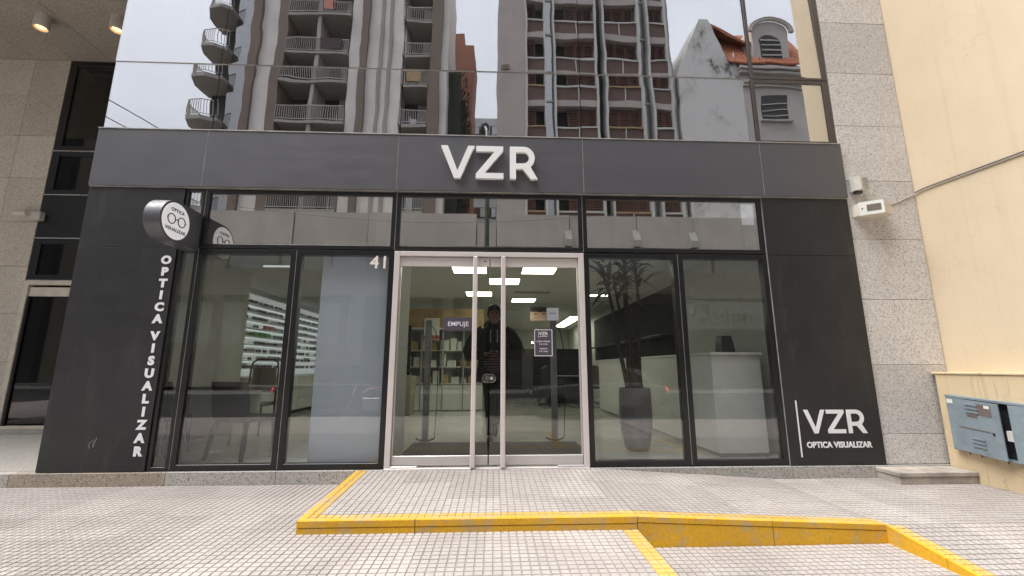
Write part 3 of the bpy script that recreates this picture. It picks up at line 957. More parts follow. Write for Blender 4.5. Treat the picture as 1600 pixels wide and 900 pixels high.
def stadium(hw, hr, n=10):
    return [(hw + hr * math.cos(R(-90 + 180 * i / n)), hr * math.sin(R(-90 + 180 * i / n))) for i in range(n + 1)] + \
           [(-hw + hr * math.cos(R(90 + 180 * i / n)), hr * math.sin(R(90 + 180 * i / n))) for i in range(n + 1)]
B('plate', MB().prism([(x - 0.05, z + 0.906) for x, z in stadium(.03, .047)], 'y', -0.012, 0.030), 'chrome', lk, smooth=True)
B('dish', MB().prism([(x - 0.05, z + 0.906) for x, z in stadium(.027, .036)], 'y', -0.0145, -0.011), 'dark_plastic', lk)
B('cylinder', MB().lathe([(0.0, -.026), (.024, -.026), (.026, -.022), (.026, -.012), (0, -.012)], (-0.068, 0, 0.906), 20, 'y'), 'chrome', lk, smooth=True)
B('cylinder', MB().lathe([(0.0, -.018), (.017, -.018), (.018, -.012), (0, -.012)], (-0.022, 0, 0.906), 20, 'y'), 'brushed_steel', lk, smooth=True)

# ------------------------------------------------------------------ signs and small things on the shopfront
sg = thing('letter_sign', 'large white raised letters VZR on the dark band over the door', 'sign', (-0.06, -0.06, 3.145))
for ch, x in (('V', -0.626), ('Z', -0.222), ('R', 0.168)):
    me, wd = glyph_mesh(ch, 0.400, 0.042)
    put_text('letter', me, 'white_letter', sg, (x, -0.082, 3.145), UP, (0.93 if ch != 'V' else 0.96, 1, 1))
vs = thing('vertical_lettering', 'white upright lettering OPTICA VISUALIZAR running down the black panel', 'lettering', (-3.55, -0.036, 0.1))
k = 0.0
for ch in 'OPTICA VISUALIZAR':
    if ch == ' ':
        k += 0.4; continue
    put_text('letter', text_mesh(ch, 0.120, 0.004, 0.007), 'white_print', vs, (-3.55, -0.0375, 2.161 - k * 0.128), UP, (1.08, 1, 1))
    k += 1
lg = thing('wall_logo', 'small white VZR logo with upright bar on the black panel by the granite pillar', 'logo', (3.65, -0.036, 0.09))
B('bar', MB().box(3.268, 3.281, -0.040, -0.0345, 0.085, 0.668), 'white_print', lg)
for ch, x in (('V', 3.345), ('Z', 3.595), ('R', 3.822)):
    me, wd = glyph_mesh(ch, 0.245, 0.004)
    put_text('letter', me, 'white_print', lg, (x, -0.0375, 0.325), UP, (0.96 if ch != 'R' else 1.0, 1, 1))
put_text('tagline', text_mesh('OPTICA VISUALIZAR', 0.083, 0.004, 0.003), 'white_print', lg, (3.70, -0.0375, 0.205), UP, (0.94, 1, 1))
hn = thing('house_number', 'steel house number 41 on the window frame beside the door', 'number', (-1.27, -0.02, 2.09))
for ch, x in (('4', -1.322), ('1', -1.213)):
    put_text('digit', text_mesh(ch, 0.195, 0.02, 0.003), 'digit_steel', hn, (x, -0.034, 2.155), UP)

ds = thing('projecting_sign', 'round ended grey sign with white glasses disc projecting from the facade', 'sign', (-3.33, 0, 2.28))
prof = [(0.0, 2.695)] + [(-0.385 + 0.212 * math.cos(R(a)), 2.484 + 0.212 * math.sin(R(a))) for a in range(90, 271, 9)] + [(0.0, 2.273)]
B('housing', MB().prism(prof, 'x', -3.41, -3.25), 'sign_housing', ds, smooth=True)
B('mount', MB().prism([(0.0, 2.66), (-0.012, 2.66), (-0.012, 2.30), (0.0, 2.30)], 'x', -3.425, -3.235), 'sign_housing', ds)
dsc = B('disc', MB().lathe([(0, -3.25), (0.186, -3.25), (0.190, -3.247), (0.186, -3.243), (0, -3.243)], (0, -0.385, 2.484), 40, 'x'), 'sign_white', ds, smooth=True)
gm = MB()
for s in (-1, 1):
    ring = [(-3.2415, -0.385 + s * 0.070 + 0.050 * math.cos(2 * math.pi * i / 24), 2.492 + 0.050 * math.sin(2 * math.pi * i / 24)) for i in range(25)]
    gm.tube(ring, 0.0052, 6)
    gm.tube([(-3.2415, -0.385 + s * 0.120, 2.492), (-3.2415, -0.385 + s * 0.132, 2.497)], 0.0045, 6)
gm.tube([(-3.2415, -0.405, 2.495), (-3.2415, -0.385, 2.502), (-3.2415, -0.365, 2.495)], 0.005, 6)
B('glasses_print', gm, 'black_print', ds)
put_text('lettering', text_mesh('OPTICA', 0.047, 0.002, 0.0012, 1.12), 'black_print', ds, (-3.2415, -0.385, 2.590), FACE_X)
put_text('lettering', text_mesh('VISUALIZAR', 0.047, 0.002, 0.0012, 1.12), 'black_print', ds, (-3.2415, -0.385, 2.388), FACE_X)

ps = thing('push_sign', 'small dark plate reading EMPUJE on the door glass', 'sign', (-0.4, 0.008, 1.417))
B('plate', MB().box(-0.552, -0.240, 0.007, 0.0105, 1.415, 1.560), 'sign_plum', ps)
put_text('lettering', text_mesh('EMPUJE', 0.070, 0.001, 0.0003, 1.02), 'white_print', ps, (-0.392, 0.0062, 1.487), UP)
hs_ = thing('hours_sign', 'small dark sign with white border and opening hours on the door glass', 'sign', (0.54, 0.008, 1.139))
B('plate', MB().box(0.438, 0.645, 0.007, 0.0105, 1.137, 1.435), 'sign_plum', hs_)
bd = MB()
for a in ((0.443, 0.449, 1.142, 1.430), (0.634, 0.640, 1.142, 1.430)): bd.box(a[0], a[1], 0.0055, 0.0072, a[2], a[3])
for a in ((0.449, 0.634, 1.142, 1.148), (0.449, 0.634, 1.424, 1.430)): bd.box(a[0], a[1], 0.0055, 0.0072, a[2], a[3])
B('border', bd, 'white_print', hs_)
B('logo_bar', MB().box(0.487, 0.490, 0.0055, 0.0072, 1.336, 1.412).box(0.494, 0.588, 0.0055, 0.0072, 1.353, 1.357), 'white_print', hs_)
put_text('lettering', text_mesh('VZR', 0.052, 0.001, 0.0008), 'white_print', hs_, (0.543, 0.0062, 1.384), UP)
for s, z, sz in (('LUNES A VIERNES', 1.300, 0.019), ('9 A 19 HS', 1.270, 0.022), ('SABADOS', 1.222, 0.019), ('9 A 13 HS', 1.192, 0.022)):
    put_text('lettering', text_mesh(s, sz, 0.001, 0.0004), 'white_print', hs_, (0.541, 0.0062, z), UP)
nb = thing('paper_notice', 'plain grey paper notice stuck above the opening hours sign', 'notice', (0.65, 0.008, 1.534))
B('sheet', MB().box(0.582, 0.716, 0.008, 0.0105, 1.532, 1.672), 'post_grey', nb)
put_text('lettering', text_mesh('HORARIO', 0.016, 0.001), 'black_print', nb, (0.649, 0.0072, 1.612), UP)

# alarm siren, sensor and cables on the pillar
al = thing('alarm_siren', 'small grey louvred alarm siren box high on the granite pillar', 'siren', (4.34, -0.012, 3.06))
B('case', MB().prism([(4.262, -.012), (4.262, -.09), (4.315, -.125), (4.425, -.105), (4.425, -.012)], 'z', 3.085, 3.255), 'grey_plastic', al)
for i in range(5):
    B('louvre', MB().box(4.335, 4.415, -0.126, -0.108, 3.225 - i * 0.026, 3.233 - i * 0.026), 'cable_white', al)
B('strobe', MB().box(4.285, 4.365, -0.085, -0.03, 3.055, 3.085, .005), 'dark_plastic', al)
se = thing('motion_sensor', 'white angled motion sensor with dark window below the alarm siren', 'sensor', (4.44, -0.012, 2.76))
B('case', MB().prism([(4.255, -.012), (4.272, -.085), (4.465, -.215), (4.640, -.125), (4.645, -.012)], 'z', 2.775, 2.915), 'cream_plastic', se)
d_ = Vector((0.193, -0.13, 0)).normalized()
n_ = Vector((-0.13, -0.193, 0)).normalized()
def slab_on(o0, u0, u1, z0, z1, th, name, mat, par):
    a = o0 + d_ * u0; b2 = o0 + d_ * u1
    B(name, MB().prism([(a.x, a.y), (b2.x, b2.y), (b2.x + n_.x * th, b2.y + n_.y * th), (a.x + n_.x * th, a.y + n_.y * th)], 'z', z0, z1), mat, par)
o0 = Vector((4.272, -.085, 0))
slab_on(o0, 0.0, 0.232, 2.765, 2.925, 0.012, 'front_cover', 'white_plastic', se)
slab_on(o0 + n_ * .012, 0.075, 0.205, 2.805, 2.885, 0.002, 'lens_window', 'cable_grey', se)
slab_on(o0 + n_ * .012, 0.026, 0.040, 2.838, 2.852, 0.002, 'screw', 'dark_plastic', se)
cb = thing('wall_cable', 'twin grey cable running from the sensor across to the cream wall', 'cable', (5.0, -0.02, 2.9))
B('cable', MB().tube([(4.255, -.018, 2.920), (4.40, -.018, 2.931), (4.60, -.018, 2.940), (4.75, -.018, 2.945), (4.86, -.018, 2.985), (4.97, -.020, 3.04), (5.058, -.024, 3.080), (5.064, -.12, 3.088), (5.066, -.35, 3.080), (5.066, -.75, 3.062), (5.066, -1.44, 3.03)], 0.006, 6), 'cable_white', cb, smooth=True)
B('cable', MB().tube([(5.062, -.03, 3.094), (5.064, -.14, 3.103), (5.066, -.4, 3.094), (5.066, -.8, 3.074), (5.066, -1.44, 3.044)], 0.008, 6), 'cable_grey', cb, smooth=True)

# security camera and soffit lamps of the recess
cc = thing('security_camera', 'small grey security camera on the edge of the dark recess glazing', 'camera', (-8.2, 2.95, 3.67))
B('mount', MB().box(-8.26, -8.08, 2.90, 3.0, 3.60, 3.76, .01), 'grey_plastic', cc)
B('body', MB().lathe([(0, -8.48), (.045, -8.48), (.05, -8.46), (.05, -8.25), (0, -8.25)], (0, 2.86, 3.70), 16, 'x'), 'cream_plastic', cc, smooth=True)
B('lens', MB().lathe([(0, -8.50), (.03, -8.50), (.034, -8.478), (0, -8.478)], (0, 2.86, 3.70), 16, 'x'), 'dark_plastic', cc)
for lab, lx in (('lit cylinder lamp under the soffit, the one farther from the glass corner', -7.63), ('cylinder lamp under the soffit half hidden by the glass corner', -6.40)):
    lp = thing('soffit_lamp', lab, 'lamp', (lx, 1.9, 6.85), 'lamps under the entrance soffit')
    B('body', MB().lathe([(0, 6.848), (.105, 6.848), (.105, 6.62), (.10, 6.61), (.088, 6.61), (.088, 6.66), (0, 6.66)], (lx, 1.9, 0), 24), 'lamp_body', lp, smooth=True)
    B('bulb', MB().lathe([(0, 6.655), (.07, 6.655), (.06, 6.635), (0, 6.625)], (lx, 1.9, 0), 20), 'lamp_glow', lp, smooth=True)

# step block at the foot of the pillar
st = thing('stone_step', 'low worn stone step in the corner at the foot of the pillar', 'step', (4.45, -0.2, -0.13))
B('tread', MB().box(4.045, 4.872, -0.33, -0.052, -0.055, -0.012, .006), 'concrete_step', st)
B('riser', MB().box(4.055, 4.870, -0.318, -0.053, -0.20, -0.056, .003), 'concrete_step', st)

# ------------------------------------------------------------------ cream neighbour building and its meter box
nbld = thing('cream_building', 'cream rendered neighbouring building wall jutting towards the street', 'building', (5.1, -1.5, 0))
B('wall', MB().box(5.078, 9, -1.46, 2.0, 0.5, 14), 'cream_render', nbld)
B('plinth', MB().box(4.880, 5.6, -1.46, -0.054, -0.4, 0.945, .004), 'cream_render_dirty', nbld)
B('ledge', MB().box(4.868, 5.5, -1.475, -0.020, 0.946, 0.972, .006), 'cream_render_dirty', nbld)
mb_ = thing('meter_cabinet', 'dented blue metal meter cabinet with its doors ajar on the cream wall', 'cabinet', (4.88, -0.19, 0.2))
SL = -0.068
def uv(x, u, v): return (x, -0.19 - u, 0.20 + v + SL * u)
def ubox(name, u0, u1, v0, v1, xa0, xb0, xa1, xb1, mat, ch=False):
    """plate spanning u0..u1 whose depth runs xa0..xb0 at u0 and xa1..xb1 at u1"""
    V = [uv(xa0, u0, v0), uv(xa1, u1, v0), uv(xb1, u1, v0), uv(xb0, u0, v0), uv(xa0, u0, v1), uv(xa1, u1, v1), uv(xb1, u1, v1), uv(xb0, u0, v1)]
    return B(name, MB().add(V, [(0, 1, 2, 3), (4, 5, 6, 7), (0, 1, 5, 4), (1, 2, 6, 5), (2, 3, 7, 6), (3, 0, 4, 7)]), mat, mb_)
ubox('back_plate', 0.0, 0.795, 0.0, 0.53, 4.870, 4.879, 4.870, 4.879, 'dark_plastic')
ubox('rim', -0.01, 0.798, 0.515, 0.535, 4.815, 4.879, 4.815, 4.879, 'blue_paint')
ubox('rim', -0.01, 0.798, -0.015, 0.004, 4.825, 4.879, 4.825, 4.879, 'blue_paint')
ubox('rim', -0.012, 0.006, -0.015, 0.535, 4.825, 4.879, 4.825, 4.879, 'blue_paint')
ubox('door', 0.004, 0.508, -0.006, 0.510, 4.812, 4.822, 4.768, 4.778, 'blue_paint')
ubox('door', 0.575, 0.79, 0.0, 0.512, 4.785, 4.795, 4.812, 4.822, 'blue_paint')
def dx(u): return 4.812 - 0.044 * u / 0.504
for (ua, va, n, du) in ((0.195, 0.462, 3, 0.125), (0.215, 0.135, 3, 0.125)):
    for i in range(n):
        ubox('louvre', ua, ua + du, va - i * 0.036, va - i * 0.036 + 0.014, dx(ua) - .009, dx(ua), dx(ua + du) - .009, dx(ua + du), 'blue_paint')
ubox('sticker', 0.30, 0.44, 0.375, 0.485, dx(.30) - .0015, dx(.30), dx(.44) - .0015, dx(.44), 'cable_grey')
ubox('sticker', 0.38, 0.43, 0.452, 0.480, dx(.38) - .003, dx(.38) - .0018, dx(.43) - .003, dx(.43) - .0018, 'white_plastic')
ubox('sticker', 0.20, 0.30, 0.345, 0.375, dx(.20) - .0015, dx(.20), dx(.30) - .0015, dx(.30), 'cable_grey')
ubox('tape', 0.01, 0.07, 0.455, 0.495, dx(.01) - .003, dx(.01), dx(.07) - .0015, dx(.07), 'white_plastic')
ubox('key_hole', 0.418, 0.442, 0.205, 0.232, dx(.42) - .002, dx(.42), dx(.44) - .002, dx(.44), 'dark_plastic')
ubox('hasp', 0.10, 0.40, 0.225, 0.236, dx(.10) - .002, dx(.10), dx(.40) - .002, dx(.40), 'cable_grey')
ubox('meter', 0.515, 0.565, 0.18, 0.27, 4.80, 4.869, 4.80, 4.869, 'grey_plastic')
B('wire', MB().tube([uv(4.85, .53, .10), uv(4.83, .55, .2), uv(4.85, .57, .35), uv(4.84, .56, .45)], 0.006, 6), 'red_box', mb_)
for u in (0.09, 0.20, 0.42):
    B('bracket', MB().tube([uv(4.875, u, -.05), uv(4.868, u, .01)], 0.006, 6), 'cable_grey', mb_)

# ------------------------------------------------------------------ inside the shop
ZC = 2.70
struct('shop_floor', MB().box(-4.46, 3.6, 0.105, 3.05, -0.2, 0.0).box(-5.4, 3.6, 3.05, 15, -0.2, 0.0), 'shop_floor')
struct('shop_ceiling', MB().box(-4.46, 3.6, 0.372, 3.05, ZC, ZC + 0.1).box(-5.4, 3.6, 3.05, 15, ZC, ZC + 0.1), 'shop_ceiling')
struct('shop_wall', MB().box(3.40, 3.55, 0.1, 15, 0, ZC), 'shop_wall')
struct('shop_wall', MB().box(-5.4, -5.2, 3.1, 15, 0, ZC), 'shop_wall')
struct('shop_wall', MB().box(-5.4, 3.6, 15, 15.1, 0, ZC), 'shop_wall')
struct('shop_wall', MB().box(-5.4, -4.44, 3.0, 3.1, 0, ZC), 'shop_wall_grey')
struct('shop_wall', MB().box(-4.459, -4.40, 0.07, 3.1, 0, ZC), 'shop_wall_grey')
struct('shop_wall', MB().box(-1.245, -1.115, 0.13, 0.95, 0, 2.44), 'shop_wall_grey')
struct('shop_wall', MB().box(1.02, 1.07, 0.08, 0.35, 0, 2.44), 'shop_wall_grey')
# dark skirting grooves: floor tile joints
fj = MB()
for i in range(19):
    fj.box(-5.3 + i * .8 if -5.3 + i * .8 < 3.4 else 3.3, (-5.3 + i * .8 if -5.3 + i * .8 < 3.4 else 3.3) + .005, 0.11, 14.9, 0.0, 0.0008)
jo = bpy.data.objects['shop_floor']
fj = MB()
for i in range(11): fj.box(-5.0 + i * .8, -4.996 + i * .8, 0.11 if i else 3.1, 14.9, -0.001, 0.0008)
for j in range(18): fj.box(-4.4 if j < 4 else -5.2, 3.4, 0.6 + j * .8, 0.604 + j * .8, -0.001, 0.0006)
o = B('tile_joint', fj, 'grey_print', jo); o['kind'] = 'stuff'

# ceiling fittings
def panel(x, y, lab, sx=.29, sy=.29):
    t_ = thing('ceiling_light', lab, 'ceiling light', (x, y, ZC), 'panel lights in the shop ceiling')
    f = MB()
    f.box(x - sx - .02, x + sx + .02, y - sy - .02, y - sy, ZC - .012, ZC - .0005); f.box(x - sx - .02, x + sx + .02, y + sy, y + sy + .02, ZC - .012, ZC - .0005)
    f.box(x - sx - .02, x - sx, y - sy, y + sy, ZC - .012, ZC - .0005); f.box(x + sx, x + sx + .02, y - sy, y + sy, ZC - .012, ZC - .0005)
    B('frame', f, 'shop_ceiling', t_)
    B('diffuser', MB().box(x - sx, x + sx, y - sy, y + sy, ZC - .009, ZC - .0005), 'panel_light', t_)
panel(-0.43, 2.60, 'lit square ceiling panel nearest the door, over the left pull bar')
panel(0.78, 2.60, 'lit square ceiling panel nearest the door, above the hours sign')
panel(0.20, 3.62, 'lit square ceiling panel second from the door, behind the right pull bar')
panel(-0.35, 5.10, 'lit square ceiling panel third from the door, behind the left pull bar')
panel(0.74, 6.02, 'lit square ceiling panel beyond the vent, farthest of the five square ones')
panel(2.75, 11.3, 'long lit ceiling panel deep in the shop behind the hours sign', .22, 1.9)
panel(-3.0, 5.6, 'lit ceiling panel above the eyewear wall', .29, .29)
panel(-3.0, 8.2, 'far lit ceiling panel above the eyewear wall', .29, .29)
panel(-2.3, 3.4, 'lit ceiling panel over the desk', .29, .12)
panel(2.4, 5.2, 'lit ceiling panel over the white counter', .29, .12)
for i, (x, y) in enumerate(((0.55, 8.0), (0.62, 9.6), (0.55, 11.2))):
    s_ = thing('round_downlight', ('nearest', 'middle', 'farthest')[i] + ' of three round downlights behind the glass door', 'downlight', (x, y, ZC), 'round downlights in the shop ceiling')
    B('ring', MB().lathe([(0.13, ZC - .0005), (.15, ZC - .0005), (.15, ZC - .012), (.13, ZC - .012)], (x, y, 0), 20), 'shop_ceiling', s_)
    B('lens', MB().lathe([(0, ZC - .001), (.129, ZC - .001), (.129, ZC - .008), (0, ZC - .008)], (x, y, 0), 20), 'panel_light', s_)
tl = thing('track_lights', 'row of tiny bright spotlights hung in a line before the far wall', 'track light', (1.9, 9, 2.3))
B('rail', MB().box(1.15, 2.1, 8.99, 9.01, 2.02, 2.04), 'shop_ceiling', tl).rotation_euler = (0, 0, 0)
for i in range(5):
    x, z = 1.22 + i * .18, 1.78 + i * .072
    B('spot', MB().lathe([(0, z), (.025, z), (.03, z + .02), (0, z + .05)], (x, 9, 0), 10), 'spot_light', tl)
vt = thing('ceiling_vent', 'slim dark air vent in the shop ceiling before the fifth light panel', 'vent', (0.8, 4.9, ZC))
for i in range(4):
    B('slat', MB().box(0.45, 1.25, 4.75 + i * .06, 4.785 + i * .06, ZC - .015, ZC - .001), 'grey_print', vt)
for x, y, lab in ((-3.25, 1.7, 'thin lit tube on the ceiling over the black chair'), (-2.3, 2.2, 'thin lit tube on the ceiling left of the grey screen')):
    t_ = thing('tube_light', lab, 'tube light', (x, y, 2.5), 'thin tube lights over the display windows')
    B('tube', MB().box(x - .2, x + .2, y - .02, y + .02, 2.50, 2.52), 'shelf_light', t_)
    B('rod', MB().box(x - .003, x + .003, y - .003, y + .003, 2.52, ZC), 'shop_ceiling', t_)

# doormat
mt = thing('door_mat', 'black ribbed rubber mat just inside the glass doors', 'mat', (0, 0.8, 0.004))
B('base', MB().box(-1.09, 1.15, 0.13, 1.50, 0.001, 0.010, .003), 'rubber_mat', mt)
rb = MB()
for i in range(46): rb.box(-1.07 + i * .048, -1.045 + i * .048, 0.15, 1.48, 0.010, 0.016)
o = B('rib', rb, 'rubber_mat', mt); o['kind'] = 'stuff'

# anti-theft gates
for x, lab in ((-0.95, 'slim grey security gate post behind the EMPUJE door leaf'), (0.87, 'slim grey security gate post behind the hours sign')):
    t_ = thing('security_gate', lab, 'security gate', (x, 1.6, 0), 'security gates inside the door')
    B('post', MB().box(x - .045, x + .045, 1.57, 1.63, 0.03, 1.70, .012), 'post_grey', t_)
    B('base', MB().tube([(x - .13, 1.60, .05), (x - .06, 1.60, .02), (x, 1.60, .012), (x + .06, 1.60, .02), (x + .13, 1.60, .05)], .012, 8), 'dark_plastic', t_)
    B('loop', MB().tube([(x + .13, 1.60, .05), (x + .15, 1.60, .5), (x + .15, 1.60, 1.3), (x + .10, 1.60, 1.55), (x + .04, 1.60, 1.62)], .006, 6), 'black_metal', t_)

# display screen in the window
scn = thing('display_screen', 'tall plain blue grey display screen behind the window under the house number', 'screen', (-1.6, 0.3, 0))
B('board', MB().box(-1.935, -1.170, 0.10, 0.118, 0.03, 2.44, .003), 'frosted_screen', scn)
B('foot', MB().box(-1.93, -1.18, 0.09, 0.30, 0.001, 0.03, .004), 'grey_plastic', scn)

# potted plant
pt = thing('potted_plant', 'tall slim dark grey planter with bare dark stems behind the window', 'plant', (1.82, 0.92, 0))
B('pot', MB().lathe([(0, 0.004), (.125, .004), (.15, .03), (.185, .18), (.203, .34), (.205, .50), (.200, .70), (.193, .763), (.175, .763), (.172, .70), (0, .70)], (1.82, 0.92, 0), 36), 'pot_grey', pt, smooth=True)
B('soil', MB().lathe([(0, .702), (.171, .702), (.16, .715), (0, .72)], (1.82, 0.92, 0), 24), 'soil', pt)
rnd = random.Random(3)
for (dx_, dy_, lx, h, r) in ((-.09, -.02, -.30, 1.75, .028), (.0, .03, -.02, 1.85, .042), (.09, -.01, .04, 1.80, .032), (-.03, .08, -.12, 1.6, .024)):
    pts = []
    for i in range(9):
        f = i / 8
        pts.append((1.82 + dx_ + lx * f ** 1.4 + .02 * math.sin(f * 7 + dx_ * 40), 0.92 + dy_ + .08 * f, .70 + h * f))
    st_ = B('stem', MB().tube(pts, [r * (1.15 - .5 * i / 8) for i in range(9)], 8), 'bark', pt, smooth=True)
    lv = MB()
    for q in range(20):
        a = rnd.uniform(0, 6.283); L = rnd.uniform(.3, .6); z0 = pts[-1][2] - rnd.uniform(0, .45)
        f = min(8, max(0, (z0 - .7) / h * 8)); b0 = pts[int(f)]
        dirv = Vector((math.cos(a), math.sin(a), rnd.uniform(-.2, .9))).normalized()
        sidev = dirv.cross(Vector((0, 0, 1))).normalized() * .035
        p0 = Vector((b0[0], b0[1], z0)); p1 = p0 + dirv * L * .5; p2 = p0 + dirv * L + Vector((0, 0, -.12))
        lv.add([p0 - sidev * .4, p0 + sidev * .4, p1 + sidev, p1 - sidev, p2], [(0, 1, 2, 3), (3, 2, 4)])
    B('leaf_cluster', lv, 'leaf_dark', st_)

# long white counter at the right with vase
ct = thing('white_counter', 'long plain white display counter standing end on to the window', 'counter', (2.9, 2, 0))
B('body', MB().box(2.60, 3.20, 0.40, 6.0, 0.045, 1.165, .004), 'pedestal_white', ct)
B('toe_kick', MB().box(2.63, 3.19, 0.43, 5.98, 0.0, 0.045), 'grey_print', ct)
B('top', MB().box(2.585, 3.215, 0.37, 6.02, 1.168, 1.20, .004), 'pedestal_white', ct)
vz = thing('square_vase', 'dark tapered square vase standing on the white counter', 'vase', (2.92, 0.6, 1.2))
B('body', MB().loft([[(2.90 + sx_ * w_, .62 + sy_ * w_, z) for sx_, sy_ in ((-1, -1), (1, -1), (1, 1), (-1, 1))] for w_, z in ((.085, 1.201), (.075, 1.32), (.062, 1.40), (.054, 1.40), (.05, 1.36))]), 'vase_grey', vz)
B('band', MB().loft([[(2.90 + sx_ * w_, .62 + sy_ * w_, z) for sx_, sy_ in ((-1, -1), (1, -1), (1, 1), (-1, 1))] for w_, z in ((.066, 1.402), (.066, 1.41), (.05, 1.41))]), 'vase_grey', vz)
v2 = thing('slim_vase', 'slim dark vase leaning behind the square vase', 'vase', (3.02, 0.75, 1.2))
B('body', MB().lathe([(0, 1.201), (.05, 1.201), (.055, 1.25), (.04, 1.36), (.03, 1.38), (.025, 1.37), (0, 1.36)], (3.03, 0.76, 0), 16), 'vase_grey', v2, smooth=True)
B('neck_ring', MB().lathe([(.03, 1.37), (.035, 1.38), (.035, 1.39), (.03, 1.39)], (3.03, 0.76, 0), 16), 'vase_grey', v2)
dp = thing('wall_panel', 'dark wall panel above the white counter behind the plant', 'panel', (3.3, 4, 1.2))
B('board', MB().box(3.34, 3.398, 3.0, 9.5, 1.25, 2.55, .004), 'dark_void', dp)
for y in (3.2, 4.8, 6.4, 8.0):
    B('shelf', MB().box(3.1, 3.339, y, y + 1.3, 1.62, 1.64), 'pot_grey', dp)

# dark reception desk and stool deep inside
dk = thing('reception_desk', 'black reception desk deep in the shop behind the hours sign', 'desk', (2.0, 8, 0))
B('top', MB().box(1.25, 2.55, 7.6, 8.4, 0.74, 0.78, .004), 'black_leather', dk)
B('front_panel', MB().box(1.55, 2.5, 7.66, 7.70, 0.15, 0.73), 'black_leather', dk)
for x, y in ((1.30, 7.65), (2.5, 7.65), (1.30, 8.35), (2.5, 8.35)):
    B('leg', MB().box(x - .02, x + .02, y - .02, y + .02, 0, 0.74), 'black_metal', dk)
B('base', MB().box(1.6, 2.7, 8.0, 8.8, 0, 0.2), 'black_leather', dk)
bw = thing('back_partition', 'low dark partition along the far end of the shop', 'partition', (0.5, 10, 0))
B('board', MB().box(-0.6, 3.3, 10.2, 10.3, 0, 1.62), 'black_leather', bw)
B('cap', MB().box(-0.62, 3.32, 10.18, 10.32, 1.622, 1.65), 'black_metal', bw)

for i, (x, y, lab) in enumerate(((1.45, 7.0, 'rounded black office chair at the reception desk, nearer the hours sign'), (2.75, 7.2, 'rounded black office chair at the reception desk, nearer the planter'))):
    oc = thing('office_chair', lab, 'chair', (x, y, 0), 'office chairs at the reception desk')
    B('backrest', MB().loft([ell2 for ell2 in [[(x + rx * math.cos(2 * math.pi * q / 14), y + .05 * math.sin(2 * math.pi * q / 14), z) for q in range(14)] for z, rx in ((.55, .16), (.65, .22), (.85, .23), (1.0, .20), (1.06, .12), (1.08, .04))]]), 'black_leather', oc, smooth=True)
    B('seat', MB().box(x - .22, x + .22, y + .03, y + .46, .44, .52, .03), 'black_leather', oc)
    B('column', MB().tube([(x, y + .24, .06), (x, y + .24, .44)], .03, 10), 'black_metal', oc)
    for q in range(5):
        a_ = q * 1.2566
        B('foot', MB().tube([(x, y + .24, .08), (x + .27 * math.cos(a_), y + .24 + .27 * math.sin(a_), .03)], .018, 6), 'black_metal', oc)
bn = thing('hanging_banner', 'white and orange striped banner hanging behind the EMPUJE door leaf', 'banner', (-1.45, 5.6, 1.6))
B('sheet', MB().box(-1.66, -1.30, 5.60, 5.61, 1.66, 2.18), 'white_lacquer', bn)
for q in range(4): B('stripe', MB().box(-1.66, -1.30, 5.594, 5.599, 2.02 + q * .04, 2.035 + q * .04), 'cream_plastic', bn)
B('stripe', MB().box(-1.66, -1.30, 5.594, 5.599, 1.68, 1.77), 'red_box', bn)
B('cord', MB().tube([(-1.48, 5.605, 2.18), (-1.48, 5.605, ZC)], .003, 5), 'grey_print', bn)
nk = thing('dark_niche', 'black display niche behind the door jamb under the house number', 'niche', (-2.2, 5.0, 0))
B('carcass', MB().box(-2.55, -1.85, 5.0, 5.06, 0.85, 1.95, .004), 'dark_void', nk)
B('counter', MB().box(-2.6, -1.8, 4.9, 5.5, 0.0, 0.84, .004), 'podium_beige', nk)
for q in range(3): B('shelf', MB().box(-2.5, -1.9, 4.80, 5.0, 1.1 + q * .26, 1.115 + q * .26), 'shop_wall_wood', nk)
# hanging poster of a face with glasses
po = thing('face_poster', 'hanging poster of a face with dark fringe and round glasses', 'poster', (1.21, 6.6, 2.24))
PY = 6.6
def pz(x, z): return (1.21 + x * 0.25, 2.42 + z * 0.18)
B('sheet', MB().box(0.96, 1.46, PY, PY + .01, 2.24, 2.60), 'poster_skin', po)
B('fringe', MB().prism([pz(-1, 1), pz(-1, .35), pz(-.5, .28), pz(0, .25), pz(.5, .28), pz(.92, .2), pz(.9, -.95), pz(1, -.95), pz(1, 1)], 'y', PY - .004, PY - .001), 'hair_dark', po)
for s in (-1, 1):
    B('eye', MB().prism([pz(s * .42 + .16 * math.cos(a * .5236), .0 + .10 * math.sin(a * .5236)) for a in range(12)], 'y', PY - .004, PY - .001), 'black_print', po)
    B('rim', MB().tube([(*pz(s * .42 + .30 * math.cos(a * .349), -.02 + .42 * math.sin(a * .349)), 0) and (pz(s * .42 + .30 * math.cos(a * .349), 0)[0], PY - .006, pz(0, -.10 + .42 * math.sin(a * .349))[1]) for a in range(19)], .006, 5), 'ochre_box', po)
B('bridge', MB().tube([(pz(-.12, 0)[0], PY - .006, pz(0, 0)[1]), (pz(.12, 0)[0], PY - .006, pz(0, 0)[1])], .006, 5), 'ochre_box', po)
B('cord', MB().tube([(1.0, PY + .005, 2.60), (1.0, PY + .005, ZC)], .003, 5), 'grey_print', po)

